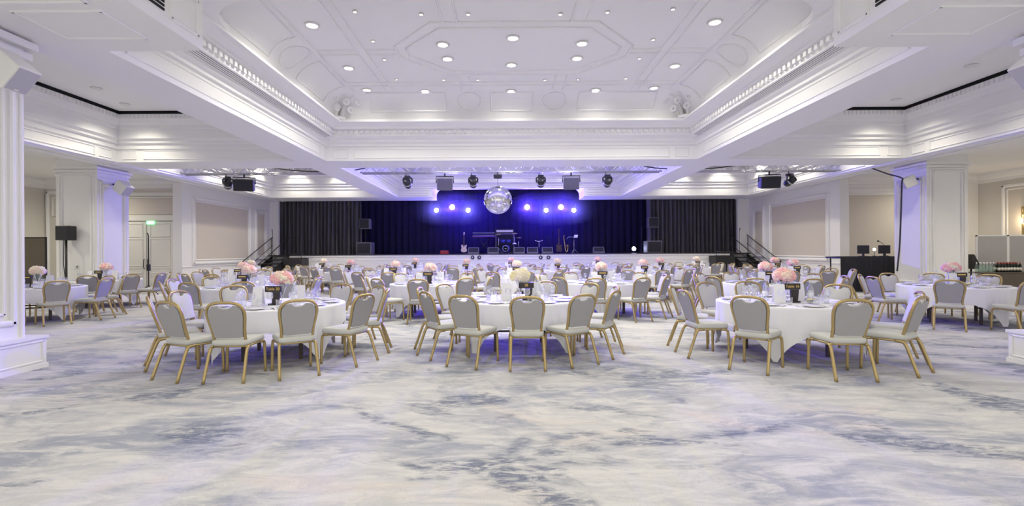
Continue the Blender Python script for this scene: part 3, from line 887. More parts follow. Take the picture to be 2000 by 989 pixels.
def text_mesh(txt, size):
    cu = bpy.data.curves.new('txt', 'FONT'); cu.body = txt; cu.size = size; cu.align_x = 'CENTER'; cu.align_y = 'CENTER'; cu.extrude = .0012
    o = bpy.data.objects.new('txt', cu); COL.objects.link(o); bpy.context.view_layer.update()
    me = bpy.data.meshes.new_from_object(o.evaluated_get(bpy.context.evaluated_depsgraph_get()))
    bpy.data.objects.remove(o); bpy.data.curves.remove(cu)
    me.materials.clear(); me.materials.append(GOLDT)
    return me
def mk_sign(t, txt):
    mb = MB(); mb.rbox((0, 0, .225), (.23, .035, .085), .006); mb.build('sign_board', SIGNB, t)
    mb = MB()
    mb.slab([(-.035, .02), (.06, .02), (.075, .18), (-.04, .18)], lambda u, v, w: (u + .02, w, v), -.012, .012); mb.rbox((.02, 0, .01), (.16, .09, .02), .005)
    mb.build('stand', SIGNB, t)
    if txt:
        o = bpy.data.objects.new('lettering', text_mesh(txt, .055)); COL.objects.link(o); o.parent = t; o.location = (0, -.0185, .226); o.rotation_euler = (PI / 2, 0, 0)
    else:
        mb = MB(); mb.box((-.08, -.0192, .215), (.08, -.0175, .238)); mb.build('gold_band', GOLDT, t)
def mk_menu(t):
    mb = MB()
    mb.slab([(-.075, 0), (.075, 0), (.075, .26), (-.075, .26)], lambda u, v, w: (u, w + .05 - .19 * v, v), 0, .003)
    mb.slab([(-.075, 0), (.075, 0), (.075, .26), (-.075, .26)], lambda u, v, w: (u, w - .05 + .19 * v, v), 0, .003)
    mb.build('card', PAPER, t)
def mk_bowl(t):
    mb = MB(); mb.lathe([(0, .01), (.03, .0), (.05, .02), (.085, .055), (.083, .057), (.045, .025), (0, .015)], 18); mb.build('bowl', GLASS, t)
    mb = MB()
    for k in range(9): mb.ball((.035 * math.cos(k * 2.4) * (k > 0), .035 * math.sin(k * 2.4) * (k > 0), .045 + .006 * (k % 3)), .02, 7, 5)
    o = mb.build('fruit_slices', YELLOW, t); o['kind'] = 'stuff'

SEATNAMES = ['near side', 'near-right side', 'right side, nearer end', 'right side, farther end', 'far-right side', 'far side', 'far-left side', 'left side, farther end', 'left side, nearer end', 'near-left side']
TABLES = [
    # x, y, azimuths (0 = camera side, + = right), cloth angle, bouquet, sign, name
    (-3.32, 7.05, [4, 33, 67, 99, 130, 164, (-132, 1.85), -95, -57, -23], rad(102), 0, 'Table 20', 'the front left table'),
    (.20, 7.54, [2, 31, 60, 95, 125, 160, -124, -92, -59.5, -29], rad(0), 1, '28', 'the front middle table'),
    (4.03, 7.0, [-4.5, 33.7, 66, 121, (170, 1.75), -160, -117, -84, -44], rad(8), 4, 'Table 16', 'the front right table'),
    (-5.75, 10.7, None, .3, 2, None, 'the second-row table first from left'),
    (-1.84, 11.5, None, .1, 2, None, 'the second-row table second from left'),
    (2.25, 11.5, None, .6, 2, None, 'the second-row table third from left'),
    (5.85, 10.9, None, .2, 4, None, 'the second-row table fourth from left'),
    (-10.65, 10.9, [24, 57, 94, 133, 163, -120, -80, -42, -8], .5, 3, None, 'the table beside the left pier'),
    (9.15, 9.9, [-44.5, 39, 75, 115, 150, -175, -135, -95, -2], .9, 0, None, 'the table beside the right pier'),
    (-11.55, 13.85, [28, 62, 95, 128], .7, 0, None, 'the table before the left column'),
    (-7.9, 14.4, None, .2, 2, None, 'the third-row table first from left'),
    (-3.45, 14.9, None, .8, 2, None, 'the third-row table second from left'),
    (.3, 14.7, None, .4, 3, None, 'the third-row table third from left'),
    (4.35, 15.4, None, .1, 2, None, 'the third-row table fourth from left'),
    (8.55, 14.4, None, .6, 0, None, 'the third-row table fifth from left'),
    (-9.5, 17.9, None, .3, 3, None, 'the fourth-row table first from left'),
    (-6.0, 18.5, None, .5, 0, None, 'the fourth-row table second from left'),
    (-1.55, 18.5, None, .7, 2, None, 'the fourth-row table third from left'),
    (1.95, 18.6, None, .2, 3, None, 'the fourth-row table fourth from left'),
    (6.0, 18.9, None, .9, 0, None, 'the fourth-row table fifth from left'),
    (10.0, 18.0, None, .4, 4, None, 'the fourth-row table sixth from left'),
    (-8.3, 21.9, None, .1, 3, None, 'the last-row table first from left'),
    (-4.2, 22.2, None, .5, 2, None, 'the last-row table second from left'),
    (.2, 22.3, None, .8, 0, None, 'the last-row table third from left'),
    (4.2, 22.3, None, .3, 4, None, 'the last-row table fourth from left'),
    (8.6, 21.9, None, .6, 3, None, 'the last-row table fifth from left'),
]
FIRST_T = [True]
for ti, (cx, cy, az, ca, bq, sign, tn) in enumerate(TABLES):
    tl = 'round folding banquet table under white linen, ' + tn
    if FIRST_T[0]:
        FIRST_T[0] = False; TB.location = (cx, cy, 0); TB.rotation_euler = (0, 0, ca); TB['label'] = tl; TB['group'] = 'round banquet tables'
    else: dup(TB, (cx, cy, 0), ca, tl, 'round banquet tables')
    put('tablecloth', CLOTHS[ti % 3], (cx, cy, 0), ca, 'white square cloth draped over ' + tn, 'tablecloth', 'white tablecloths')
    if az is None:
        a0 = RND.uniform(-14, 14)
        az = [((a0 + 36 * k + RND.uniform(-3, 3) + 180) % 360) - 180 for k in range(10)]
    used = {}
    order = sorted(range(len(az)), key=lambda i: (az[i][0] if isinstance(az[i], tuple) else az[i]) % 360)
    for k, i in enumerate(order):
        a, rr = az[i] if isinstance(az[i], tuple) else (az[i], 1.585 + RND.uniform(-.012, .03))
        ra = rad(a)
        idx = int(round((a % 360) / 36)) % 10
        while idx in used: idx = (idx + 1) % 10
        used[idx] = 1
        chair_at(cx + rr * math.sin(ra), cy - rr * math.cos(ra), ra + rad(RND.uniform(-4, 4)), 'grey gold-framed chair at %s, %s' % (tn, SEATNAMES[idx]), 'banquet chairs')
    # settings
    for k in range(10):
        a = rad(36 * k + 12 * (ti % 3) + RND.uniform(-3, 3)) if ti > 2 else rad((az[order[k % len(order)]][0] if isinstance(az[order[k % len(order)]], tuple) else az[order[k % len(order)]]) if k < len(order) else 142)
        def P(r, da, side=0.0):
            b = a + da
            return (cx + r * math.sin(b) + side * math.cos(b), cy - r * math.cos(b) + side * math.sin(b), ZT)
        put('dinner_plate', ME_PL, P(.73, 0), a, 'white dinner plate laid on ' + tn, 'plate', 'plates on ' + tn)
        put('wine_glass', ME_WG, P(.53, .16), a, 'clear stemmed wine glass set on ' + tn, 'glass', 'wine glasses on ' + tn)
        put('water_tumbler', ME_TG, P(.50, .36), a, 'clear straight water tumbler set on ' + tn, 'glass', 'tumblers on ' + tn)
        if ti < 9:
            put('table_knife', ME_KN, P(.83, 0, .165), a, 'steel table knife laid beside a plate on ' + tn, 'knife', 'knives on ' + tn)
            put('table_fork', ME_FK, P(.83, 0, -.165), a, 'steel table fork laid beside a plate on ' + tn, 'fork', 'forks on ' + tn)
    # centre
    bname = ['pink and peach', 'pale yellow', 'peach and cream', 'cream', 'bright pink'][bq]
    copy_of('vase%d' % bq, lambda t: mk_vase(t, bq), 'flower_vase', 'flowers', (cx + .02, cy + .06, ZT), ca, '%s bouquet in a glass vase on %s' % (bname, tn), 'flower centrepieces')
    key = 'sign%s' % sign
    copy_of(key, lambda t: mk_sign(t, sign), 'table_sign', 'sign', (cx + (.0 if ti != 1 else .1), cy - .17, ZT), 0, 'black table sign with gold marks on ' + tn, 'table signs')
    for q, (dx, dy, wn) in enumerate(((-.2, -.2, 'nearer'), (.26, .1, 'farther'))):
        copy_of('menu', mk_menu, 'menu_card', 'card', (cx + dx, cy + dy, ZT), .25 * (q - .5), 'white menu card standing on %s, %s one' % (tn, wn), 'menu cards')
    for q, (dx, dy, wn) in enumerate(((.28, -.14, 'nearer'), (-.17, .2, 'farther'), (.12, .26, 'rearmost'))):
        copy_of('water', lambda t: bottle(t, 'water'), 'water_bottle', 'bottle', (cx + dx, cy + dy, ZT), 0, 'clear capped water bottle on %s, %s one' % (tn, wn), 'water bottles')
    if ti in (1, 8, 2):
        copy_of('bowl', mk_bowl, 'glass_bowl', 'bowl', (cx + (.17 if ti != 8 else -.02), cy - .33, ZT), 0, 'small glass bowl of yellow fruit slices on ' + tn, 'fruit bowls')

# ------------------------------------------------------------------ stage curtains and band gear
def curtain(name, x0, x1, y, z0, z1, folds, amp, label, m, seed):
    rr = random.Random(seed); n = folds * 8; vs = []; fs = []
    for i in range(n + 1):
        t = i / n; x = x0 + (x1 - x0) * t
        d = amp * math.sin(2 * PI * folds * t + .8 * math.sin(9 * t + seed)) + amp * .4 * math.sin(2 * PI * folds * 2.3 * t)
        for k in range(5):
            zz = z0 + (z1 - z0) * k / 4
            vs.append((x + .02 * math.sin(k + i), y + d * (1.1 - .12 * k), zz))
    for i in range(n):
        for k in range(4): fs.append((i * 5 + k, (i + 1) * 5 + k, (i + 1) * 5 + k + 1, i * 5 + k + 1))
    mb = MB(); mb.add(vs, fs, True)
    return tag(mb.build(name, m), label, 'curtain')
curtain('stage_curtain', -13.2, -8.1, 27.2, SZ + .01, 5.6, 23, .17, 'black pleated stage curtain on the left of the stage', CURT, 1)
curtain('stage_curtain', 7.9, 13.4, 27.2, SZ + .01, 5.6, 24, .17, 'black pleated stage curtain on the right of the stage', CURT, 2)
curtain('backdrop_curtain', -9.4, 9.6, 31.0, SZ + .01, 5.9, 46, .05, 'dark blue backdrop curtain across the back of the stage', NAVY, 3)

G = SZ
def sx(px, y): return (px - VX) * y / F

def pa_stack(x, y, nm):
    t = thing('speaker_stack', 'grey loudspeaker on a pole over a subwoofer, %s side of stage' % nm, 'speaker', (x, y, G), 0, 'stage loudspeaker stacks')
    mb = MB(); mb.rbox((0, 0, .34), (.82, .7, .66), .03); s = mb.build('subwoofer', GREYP, t)
    mb = MB(); mb.box((-.36, -.356, .06), (.36, -.35, .62)); mb.build('grille', GRILLE, s)
    mb = MB(); mb.tube([(0, 0, .66), (0, 0, 1.42)], .02, 8); mb.build('pole', BLACK, t)
    mb = MB(); mb.rbox((0, 0, 1.68), (.58, .42, .56), .04); s = mb.build('speaker_cabinet', GREYP, t)
    mb = MB(); mb.box((-.25, -.216, 1.44), (.25, -.21, 1.92)); mb.build('grille', GRILLE, s)
pa_stack(sx(714, 26.5), 26.5, 'left'); pa_stack(sx(1275, 26.5), 26.5, 'right')

for i, (px, w, y, lab) in enumerate(((925, .6, 26.6, 'before the keyboard'), (963, .62, 26.6, 'between keyboard and drums'), (1014, .62, 26.6, 'beside the drum kit'), (1040, .64, 26.6, 'before the microphone stand'), (1069, .56, 26.7, 'before the dark bass guitar'), (1169, .6, 26.6, 'alone near the right of the stage'))):
    def mk(t):
        mb = MB(); mb.slab([(-.2, 0), (.2, 0), (.2, .2), (.05, .36), (-.2, .06)], lambda u, v, q: (q, u, v), -.3, .3); s = mb.build('monitor_case', GREYP, t)
        n = Vector((0, -.30, .25)).normalized()
        mb = MB(); mb.slab([(-.26, .05), (.26, .05), (.26, .34), (-.26, .34)], lambda u, v, q: Vector((u, -.2 + v * .64, .06 + v * .77)) + Vector((0, -.77, .64)) * q, .001, .008); mb.build('grille', GRILLE, s)
    copy_of('wedge', mk, 'stage_monitor', 'speaker', (sx(px, y), y, G), 0, 'grey wedge monitor on the stage floor, ' + lab, 'stage monitors')

# keyboard
ky = 28.2
t = thing('keyboard', 'stage keyboard with white keys and purple edge on a crossed stand', 'keyboard', (sx(945, ky), ky, G))
mb = MB(); mb.rbox((0, 0, 1.02), (1.35, .35, .1), .02); mb.build('keyboard_case', BLACK, t)
mb = MB(); mb.box((-.62, -.165, 1.07), (.62, -.02, 1.082)); mb.build('keys', KEYW, t)
mb = MB(); mb.box((-.66, -.18, .985), (.66, -.174, 1.02)); mb.build('front_strip', PURP, t)
mb = MB(); mb.rbox((0, .1, 1.22), (1.3, .28, .08), .02); mb.build('upper_keyboard', GREYP, t)
for s in (-1, 1):
    mb = MB(); mb.tube([(s * .38, 0, .02), (-s * .38, 0, .97)], .018, 6); mb.build('stand_bar', BLACK, t)
for s in (-1, 1):
    mb = MB(); mb.tube([(s * .5, .12, .97), (s * .5, .12, 1.18)], .015, 6); mb.build('stand_post', BLACK, t)
mb = MB(); mb.tube([(-.38, -.25, .02), (-.38, .25, .02)], .018, 6); mb.tube([(.38, -.25, .02), (.38, .25, .02)], .018, 6); mb.build('stand_foot', BLACK, t)

# backline rack
ry = 29.3
t = thing('amplifier_rack', 'tall grey amplifier cabinet behind the drum kit', 'amplifier', (sx(986, ry), ry, G))
mb = MB(); mb.rbox((0, 0, .62), (1.15, .5, 1.22), .03); mb.build('cabinet', GREYP, t)
mb = MB(); mb.rbox((0, 0, 1.36), (1.12, .45, .26), .02); h = mb.build('amplifier_head', BLACK, t)
mb = MB(); mb.box((-.5, -.232, 1.3), (.5, -.226, 1.42)); mb.build('control_strip', ALU, h)
mb = MB(); mb.box((-.5, -.256, .1), (.5, -.25, 1.15)); mb.build('grille', GRILLE, t)

# drum kit
dy = 28.0
t = thing('drum_kit', 'blue drum kit with round emblem on the bass drum, stage centre', 'drums', (sx(988, dy), dy, G))
Mx = Matrix.Rotation(rad(90), 3, 'X')
mb = MB(); mb.lathe([(0, -.2), (.24, -.2), (.24, .2), (0, .2)], 24, (0, 0, .27), Mx); bd = mb.build('bass_drum', BLUEP, t)
mb = MB(); mb.lathe([(.15, 0), (.17, 0), (.17, .01), (.15, .01), (.15, 0)], 24, (-.02, -.2, .3), Mx); mb.box((-.03, -.212, .24), (-.01, -.204, .36)); mb.box((-.1, -.212, .29), (.06, -.204, .31)); mb.build('emblem', WSPK, bd)
for (x, z) in ((-.16, .62), (.17, .62)):
    mb = MB(); mb.lathe([(0, 0), (.14, 0), (.14, .2), (0, .2)], 20, (x, 0, z)); mb.build('tom', BLUEP, t)
mb = MB(); mb.lathe([(0, .5), (.18, .5), (.18, .64), (0, .64)], 20, (.5, .15, 0)); mb.tube([(.5, .15, 0), (.5, .15, .5)], .02, 6); mb.build('snare', CHROME, t)
for (x, z) in ((-.42, 1.15), (.5, 1.2), (.75, .95)):
    mb = MB(); mb.tube([(x, .15, 0), (x, .15, z)], .016, 6); mb.tube([(x - .2, .05, 0), (x, .15, .35), (x + .2, .05, 0)], .012, 6); c = mb.build('cymbal_stand', CHROME, t)
    mb = MB(); mb.lathe([(0, .03), (.04, .02), (.22, 0), (.22, -.004), (0, .012)], 24, (x, .15, z), Matrix.Rotation(rad(14), 3, 'X')); mb.build('cymbal', BRASSI, c)

def guitar(x, y, body, label, L):
    t = thing('electric_guitar', label, 'guitar', (x, y, G))
    Mt = Matrix.Rotation(rad(-8), 3, 'X')
    def fn(u, v, w): return Mt @ Vector((u, w, v)) + Vector((0, 0, .1))
    outl = catmull([(0, 0), (.12, .02), (.17, .12), (.13, .24), (.15, .34), (.16, .42), (.09, .40), (.03, .37), (-.03, .37), (-.11, .44), (-.15, .36), (-.13, .24), (-.17, .12), (-.12, .02), (0, 0)], 3)[:-1]
    mb = MB(); mb.slab([tuple(p) for p in outl] if len(outl[0]) == 2 else [(p[0], p[1]) for p in outl], fn, -.02, .025); mb.build('body', body, t)
    mb = MB(); mb.slab([(-.03, .3), (.03, .3), (.022, L), (-.022, L)], fn, -.035, -.015); mb.build('neck', DKWOOD, t)
    mb = MB(); mb.slab([(-.03, L), (.03, L), (.05, L + .15), (-.02, L + .17)], fn, -.035, -.018); mb.build('headstock', body, t)
    mb = MB(); mb.tube([(-.16, -.12, 0), (0, .08, .16), (.16, -.12, 0)], .012, 6); mb.tube([(0, .25, 0), (0, .1, .5)], .012, 6); mb.tube([(-.1, -.06, .12), (-.1, .08, .16), (.1, .08, .16), (.1, -.06, .12)], .01, 6); mb.build('guitar_stand', BLACK, t)
guitar(sx(906, 27.4), 27.4, MAPLE, 'cream electric guitar upright on its stand, left of the keyboard', 1.0)
guitar(sx(1092, 27.6), 27.6, DKWOOD, 'dark long-necked bass guitar upright beside the saxophone', 1.15)

t = thing('saxophone', 'shiny saxophone upright on a stand beside the dark bass', 'saxophone', (sx(1104, 27.2), 27.2, G))
path = catmull([(.0, 0, .98), (-.05, 0, 1.0), (-.08, 0, .94), (-.06, 0, .75), (-.02, 0, .45), (.01, 0, .2), (.06, 0, .1), (.12, 0, .14), (.14, 0, .3), (.12, 0, .48)], 4)
mb = MB(); mb.tube(path, .03, 10, rf=lambda q: .012 + .03 * q + (.045 * max(0, q - .85) / .15)); mb.build('sax_body', BRASSI, t)
mb = MB()
for k in range(8): mb.ball((-.055 + .008 * k, -.035, .8 - .075 * k), .018, 6, 4)
mb.build('sax_buttons', CHROME, t)
mb = MB(); mb.tube([(.0, 0, .5), (.03, .06, .1), (.15, -.1, 0)], .012, 6); mb.tube([(.03, .06, .1), (-.15, -.05, 0)], .012, 6); mb.tube([(.03, .06, .1), (.05, .2, 0)], .012, 6); mb.build('sax_stand', BLACK, t)

def mic_stand(x, y, z, h, label, boom=0.0, tr=.22):
    t = thing('microphone_stand', label, 'microphone stand', (x, y, z), 0, 'microphone stands')
    mb = MB(); mb.tube([(0, 0, .1), (0, 0, h)], .011, 6); mb.build('pole', BLACK, t)
    for k in range(3):
        a = k * 2 * PI / 3 + .4
        mb = MB(); mb.tube([(0, 0, .14), (tr * math.cos(a), tr * math.sin(a), .008)], .011, 6); mb.build('leg', BLACK, t)
    if boom:
        mb = MB(); mb.tube([(-boom * .4, 0, h - .1), (boom, 0, h + .12)], .009, 6); mb.build('boom', BLACK, t)
    mb = MB(); bx, bz = (boom, h + .12) if boom else (0, h)
    mb.lathe([(0, 0), (.012, 0), (.016, .12), (.025, .13), (.026, .16), (.015, .19), (0, .19)], 10, (bx, 0, bz), Matrix.Rotation(rad(25), 3, 'X')); mb.build('microphone', BLACK, t)
mic_stand(sx(1049, 27.35), 27.35, G, 1.35, 'microphone stand at the centre of the stage front')
mic_stand(sx(1071, 27.8), 27.8, G, 1.0, 'short microphone stand behind the wedge by the bass', .25)
mic_stand(sx(1253, 25.98), 25.98, G, 1.25, 'microphone stand before the right speaker stack', 0, .13)
mic_stand(sx(531, 25.35), 25.45, G - .02, 1.2, 'microphone stand at the top of the left stage steps', 0, .13)
mic_stand(sx(1446, 25.35), 25.45, G - .02, 1.15, 'microphone stand at the top of the right stage steps', 0, .13)
t = thing('music_stand', 'low music stand with curved tray beside the centre microphone', 'music stand', (sx(1053, 27.8), 27.85, G))
mb = MB(); mb.tube([(0, 0, .02), (0, 0, .68)], .014, 6); mb.build('pole', CHROME, t)
mb = MB(); mb.tube([(-.24, 0, .76), (-.1, 0, .71), (.1, 0, .71), (.24, 0, .76)], .02, 6); mb.build('tray', CHROME, t)
mb = MB(); mb.lathe([(0, 0), (.16, 0), (.15, .02), (0, .03)], 16); mb.build('base', BLACK, t)
t = thing('percussion_table', 'small stand with angled arm holding white sheets, right of the saxophone', 'stand', (sx(1121, 27), 27, G))
mb = MB(); mb.tube([(0, 0, .02), (0, 0, .86)], .018, 6); mb.build('pole', ALU, t)
mb = MB(); mb.rbox((0, 0, .87), (.4, .28, .025), .008); mb.build('tray', BLACK, t)
mb = MB(); mb.slab([(0, 0), (.22, 0), (.26, .2), (.06, .2)], lambda u, v, w: (u - .02, v * .35, .885 + v * .75 + w), 0, .006); mb.build('sheet', PAPER, t)
mb = MB(); mb.tube([(-.42, 0, .8), (-.3, 0, .92), (-.05, 0, .93)], .012, 6); mb.build('arm', ALU, t)
for k in range(3):
    mb = MB(); a = k * 2.1; mb.tube([(0, 0, .25), (.25 * math.cos(a), .25 * math.sin(a), .012)], .012, 6); mb.build('leg', ALU, t)
mb = MB(); mb.rbox((sx(868, 26.5), 26.5, G + .1), (.45, .25, .2), .03)
o = tag(mb.build('effects_case', REDM), 'small red effects case on the stage floor left of the guitar', 'case')
mb = MB(); mb.rbox((sx(868, 26.5), 26.5, G + .215), (.12, .05, .03), .01); mb.build('handle', BLACK, o)

# stage lamps on a bar
LY = 28.6
LAMPS_PX = [(853, 411, 'b'), (884, 405, 'v'), (915, 411, 'b'), (1030, 405, 'v'), (1067, 411, 'b'), (1096, 405, 'v'), (1121, 411, 'b')]
BLZ = at(989, 392, y=LY + .15)[2]
mb = MB(); mb.tube([(-5.2, LY + .15, BLZ + .12), (5.4, LY + .15, BLZ + .12)], .03, 8)
for x in (-4.2, 0.1, 4.4): mb.tube([(x, LY + .15, BLZ + .12), (x, LY + .15, 6.19)], .012, 6)
tag(mb.build('lighting_bar', BLACK), 'black lighting bar hanging high over the stage', 'bar')
BLUES = []
for i, (px, py, kd) in enumerate(LAMPS_PX):
    x, y, z = at(px, py, y=LY)
    t = thing('stage_lamp', 'glaring %s stage lamp on the bar, %s from the left' % ('white-blue' if kd == 'b' else 'violet-blue', ORD[i]), 'stage lamp', (x, y, z), 0, 'stage lamps')
    Mx2 = Matrix.Rotation(rad(90), 3, 'X')
    r = .13 if kd == 'b' else .16
    mb = MB(); mb.lathe([(0, -.3), (r * .7, -.28), (r * .85, -.1), (r, .0), (r, .05), (r * .93, .05), (r * .93, .01)], 20, (0, 0, 0), Mx2); mb.build('lamp_housing', BLACK, t)
    mb = MB(); mb.lathe([(r * .93, .012), (r * .6, .022), (0, .028)], 20, (0, 0, 0), Mx2); mb.build('lens', LAMPB if kd == 'b' else LAMPV, t)
    mb = MB(); mb.tube([(-r - .03, .1, 0), (-r - .03, .12, r + .05), (0, .15, BLZ + .082 - z), (r + .03, .12, r + .05), (r + .03, .1, 0)], .012, 6); mb.build('yoke', BLACK, t)
    BLUES.append((x, y - .06, z, kd))
x, y, z = at(1238, 486, y=27.4)
t = thing('floor_lamp_spot', 'small blue-white floor spotlight shining on the right of the stage', 'stage lamp', (x, y, G))
mb = MB(); mb.lathe([(0, -.18), (.09, -.16), (.12, .0), (.12, .03), (.11, .03), (.11, 0)], 16, (0, 0, z - G), Matrix.Rotation(rad(90), 3, 'X')); mb.build('lamp_housing', BLACK, t)
mb = MB(); mb.lathe([(.11, .01), (0, .02)], 16, (0, 0, z - G), Matrix.Rotation(rad(90), 3, 'X')); mb.build('lens', LAMPB, t)
mb = MB(); mb.tube([(-.14, .0, z - G), (-.14, .0, .02), (.14, .0, .02), (.14, .0, z - G)], .014, 6); mb.build('yoke', BLACK, t)

# ------------------------------------------------------------------ trusses and what hangs on them
TY, TZ = 17.6, 4.36
def truss(x0, x1, nm):
    t = thing('lighting_truss', 'bare aluminium lighting truss hanging in the %s ceiling bay' % nm, 'truss', ((x0 + x1) / 2, TY, TZ), 0, 'lighting trusses')
    L = (x1 - x0) / 2; h = .29
    for dy in (-.145, .145):
        for dz in (0, h):
            mb = MB(); mb.tube([(-L, dy, dz), (L, dy, dz)], .025, 7); mb.build('chord', ALU, t)
    mb = MB(); n = int((x1 - x0) / .3)
    for k in range(n):
        a = -L + 2 * L * k / n; b = -L + 2 * L * (k + 1) / n; up = k % 2
        for dy in (-.145, .145): mb.tube([(a, dy, h if up else 0), (b, dy, 0 if up else h)], .011, 5)
        for dz in (0, h): mb.tube([(a, -.145 if up else .145, dz), (b, .145 if up else -.145, dz)], .011, 5)
    mb.build('lattice', ALU, t)
    for k in range(2):
        xx = -L * .6 + k * L * 1.2
        mb = MB(); mb.tube([(xx, 0, h), (xx, 0, 1.25 if nm != 'centre' else 1.55)], .008, 5); mb.build('hanging_cable', BLACK, t)
truss(at(330, 330, y=TY)[0], XL(BO) - .1, 'left'); truss(XL(BI) + .15, XR(BI) - .15, 'centre'); truss(XR(BO) + .1, at(1700, 330, y=TY)[0] - .9, 'right')

def mover(t):
    mb = MB(); mb.rbox((0, 0, -.06), (.2, .2, .09), .015); mb.tube([(-.06, 0, -.02), (-.06, 0, .07)], .014, 6); mb.build('clamp_base', BLACK, t)
    mb = MB(); mb.tube([(-.13, 0, -.09), (-.16, 0, -.14), (-.15, 0, -.3)], .028, 6, sq=.7); mb.tube([(.13, 0, -.09), (.16, 0, -.14), (.15, 0, -.3)], .028, 6, sq=.7); mb.tube([(-.14, 0, -.1), (.14, 0, -.1)], .03, 6); mb.build('yoke', BLACK, t)
    M = Matrix.Rotation(rad(60), 3, 'X')
    mb = MB(); mb.lathe([(0, -.2), (.09, -.19), (.135, -.1), (.145, .0), (.13, .1), (.115, .2), (.1, .2), (.1, .17), (0, .17)], 18, (0, 0, -.3), M); h = mb.build('lamp_head', BLACK, t)
    mb = MB(); mb.lathe([(.138, -.01), (.15, .0), (.15, .03), (.136, .04)], 18, (0, 0, -.3), M); mb.build('ring', ALU, h)
for i, (px, w) in enumerate(((797, 'first from the left'), (925, 'left of the mirror ball'), (1057, 'right of the mirror ball'), (1187, 'first from the right'))):
    copy_of('mover', mover, 'moving_spotlight', 'stage light', (at(px, 345, y=TY - .145)[0], TY - .145, TZ - .10), 0, 'black moving-head light under the centre truss, ' + w, 'moving-head lights')
for px, w in ((446, 'left of the left truss speaker'), (1543, 'right of the right truss speaker')):
    copy_of('mover', mover, 'moving_spotlight', 'stage light', (at(px, 340, y=TY - .145)[0], TY - .145, TZ - .10), .5, 'black moving-head light ' + w, 'moving-head lights')

def hung_speaker(px, dark, label, rz):
    x = at(px, 350, y=TY - .1)[0]
    t = thing('hanging_speaker', label, 'speaker', (x, TY - .145, TZ - .06), rz, 'speakers hanging from the truss')
    m = GREYP if not dark else BLACK
    w, h = (.56, .44) if not dark else (.66, .42)
    mb = MB(); mb.tube([(0, 0, .03), (0, 0, -.07)], .03, 8); mb.build('clamp', BLACK, t)
    mb = MB(); mb.tube([(-w / 2 - .03, 0, -.32), (-w / 2 - .03, 0, -.09), (w / 2 + .03, 0, -.09), (w / 2 + .03, 0, -.32)], .02, 6); mb.build('bracket', BLACK, t)
    M = Matrix.Rotation(rad(12), 3, 'X')
    mb = MB(); mb.rbox((0, 0, -.36), (w, .42, h), .03, M); c = mb.build('cabinet', m, t)
    mb = MB(); mb.obox(Vector((0, 0, -.36)) + M @ Vector((0, -.212, 0)), (w - .08, .008, h - .08), M); mb.build('grille', GRILLE if dark else GREYP, c)
hung_speaker(870, False, 'grey loudspeaker hanging left of the mirror ball', .12); hung_speaker(1116, False, 'grey loudspeaker hanging right of the mirror ball', -.12)
hung_speaker(479, True, 'black loudspeaker hanging from the left truss', .35); hung_speaker(1502, True, 'black loudspeaker hanging from the right truss', -.2)

# mirror ball
bx, by, bz = at(973, 391, y=17.4)
t = thing('mirror_ball', 'big silver mirror ball hanging over the middle of the hall', 'mirror ball', (bx, by, bz))
mb = MB(); Rb = .505; nl = 44
for i in range(nl):
    t0 = PI * i / nl; t1 = PI * (i + 1) / nl; tm = (t0 + t1) / 2
    n = max(4, int(2 * PI * math.sin(tm) * nl / PI))
    for j in range(n):
        a0 = 2 * PI * (j + .04) / n; a1 = 2 * PI * (j + .96) / n
        rr = RND.uniform(-.012, .012); r2 = RND.uniform(-.012, .012)
        def Q(th, a, k): return (Rb * (1 + k) * math.sin(th) * math.cos(a), Rb * (1 + k) * math.sin(th) * math.sin(a), Rb * (1 + k) * math.cos(th))
        e = .004
        mb.add([Q(t0 + e, a0, .003 * rr * 60 * .1), Q(t0 + e, a1, .0), Q(t1 - e, a1, .003 * r2 * 60 * .1), Q(t1 - e, a0, 0)], [(0, 3, 2, 1)])
mb.ball((0, 0, 0), Rb * .985, 32, 20, m=1)
mb.build('mirror_tiles', [MIRROR, GREYP], t)
mb = MB(); mb.tube([(0, 0, .5), (0, 0, TZ - .25 - bz)], .008, 5); mb.build('hanging_rod', BLACK, t)
mb = MB(); mb.rbox((0, 0, TZ - .17 - bz), (.3, .2, .14), .03); mb.tube([(0, 0, TZ - .1 - bz), (0, 0.05, TZ - .03 - bz)], .03, 6); mb.build('motor', BLACK, t)

def cable(pts, r, label):
    mb = MB(); mb.tube(catmull(pts, 6), r, 6)
    return tag(mb.build('power_cable', BLACK), label, 'cable')
def pp(px, py, y): return at(px, py, y=y)
cable([pp(520, 326, TY - .25), pp(572, 333, TY - .25), pp(610, 335, TY - .25), pp(660, 335, TY - .25), pp(690, 333, TY - .25), pp(720, 327, TY - .25)], .02, 'black cable sagging under the left ceiling beam between trusses')
cable([pp(1258, 325, TY - .25), pp(1290, 329, TY - .25), pp(1340, 330, TY - .25), pp(1390, 329, TY - .25), pp(1425, 325, TY - .25), pp(1450, 320, TY - .25)], .02, 'black cable sagging under the right ceiling beam between trusses')
cable([pp(1667, 310, 17.2), pp(1700, 327, 16.6), pp(1735, 340, 15.6), pp(1762, 348, 14.9), pp(1762, 360, 14.85), pp(1760, 420, 14.85), pp(1757, 480, 14.85), pp(1752, 530, 14.85)], .022, 'black cable hanging down the right column to the floor')

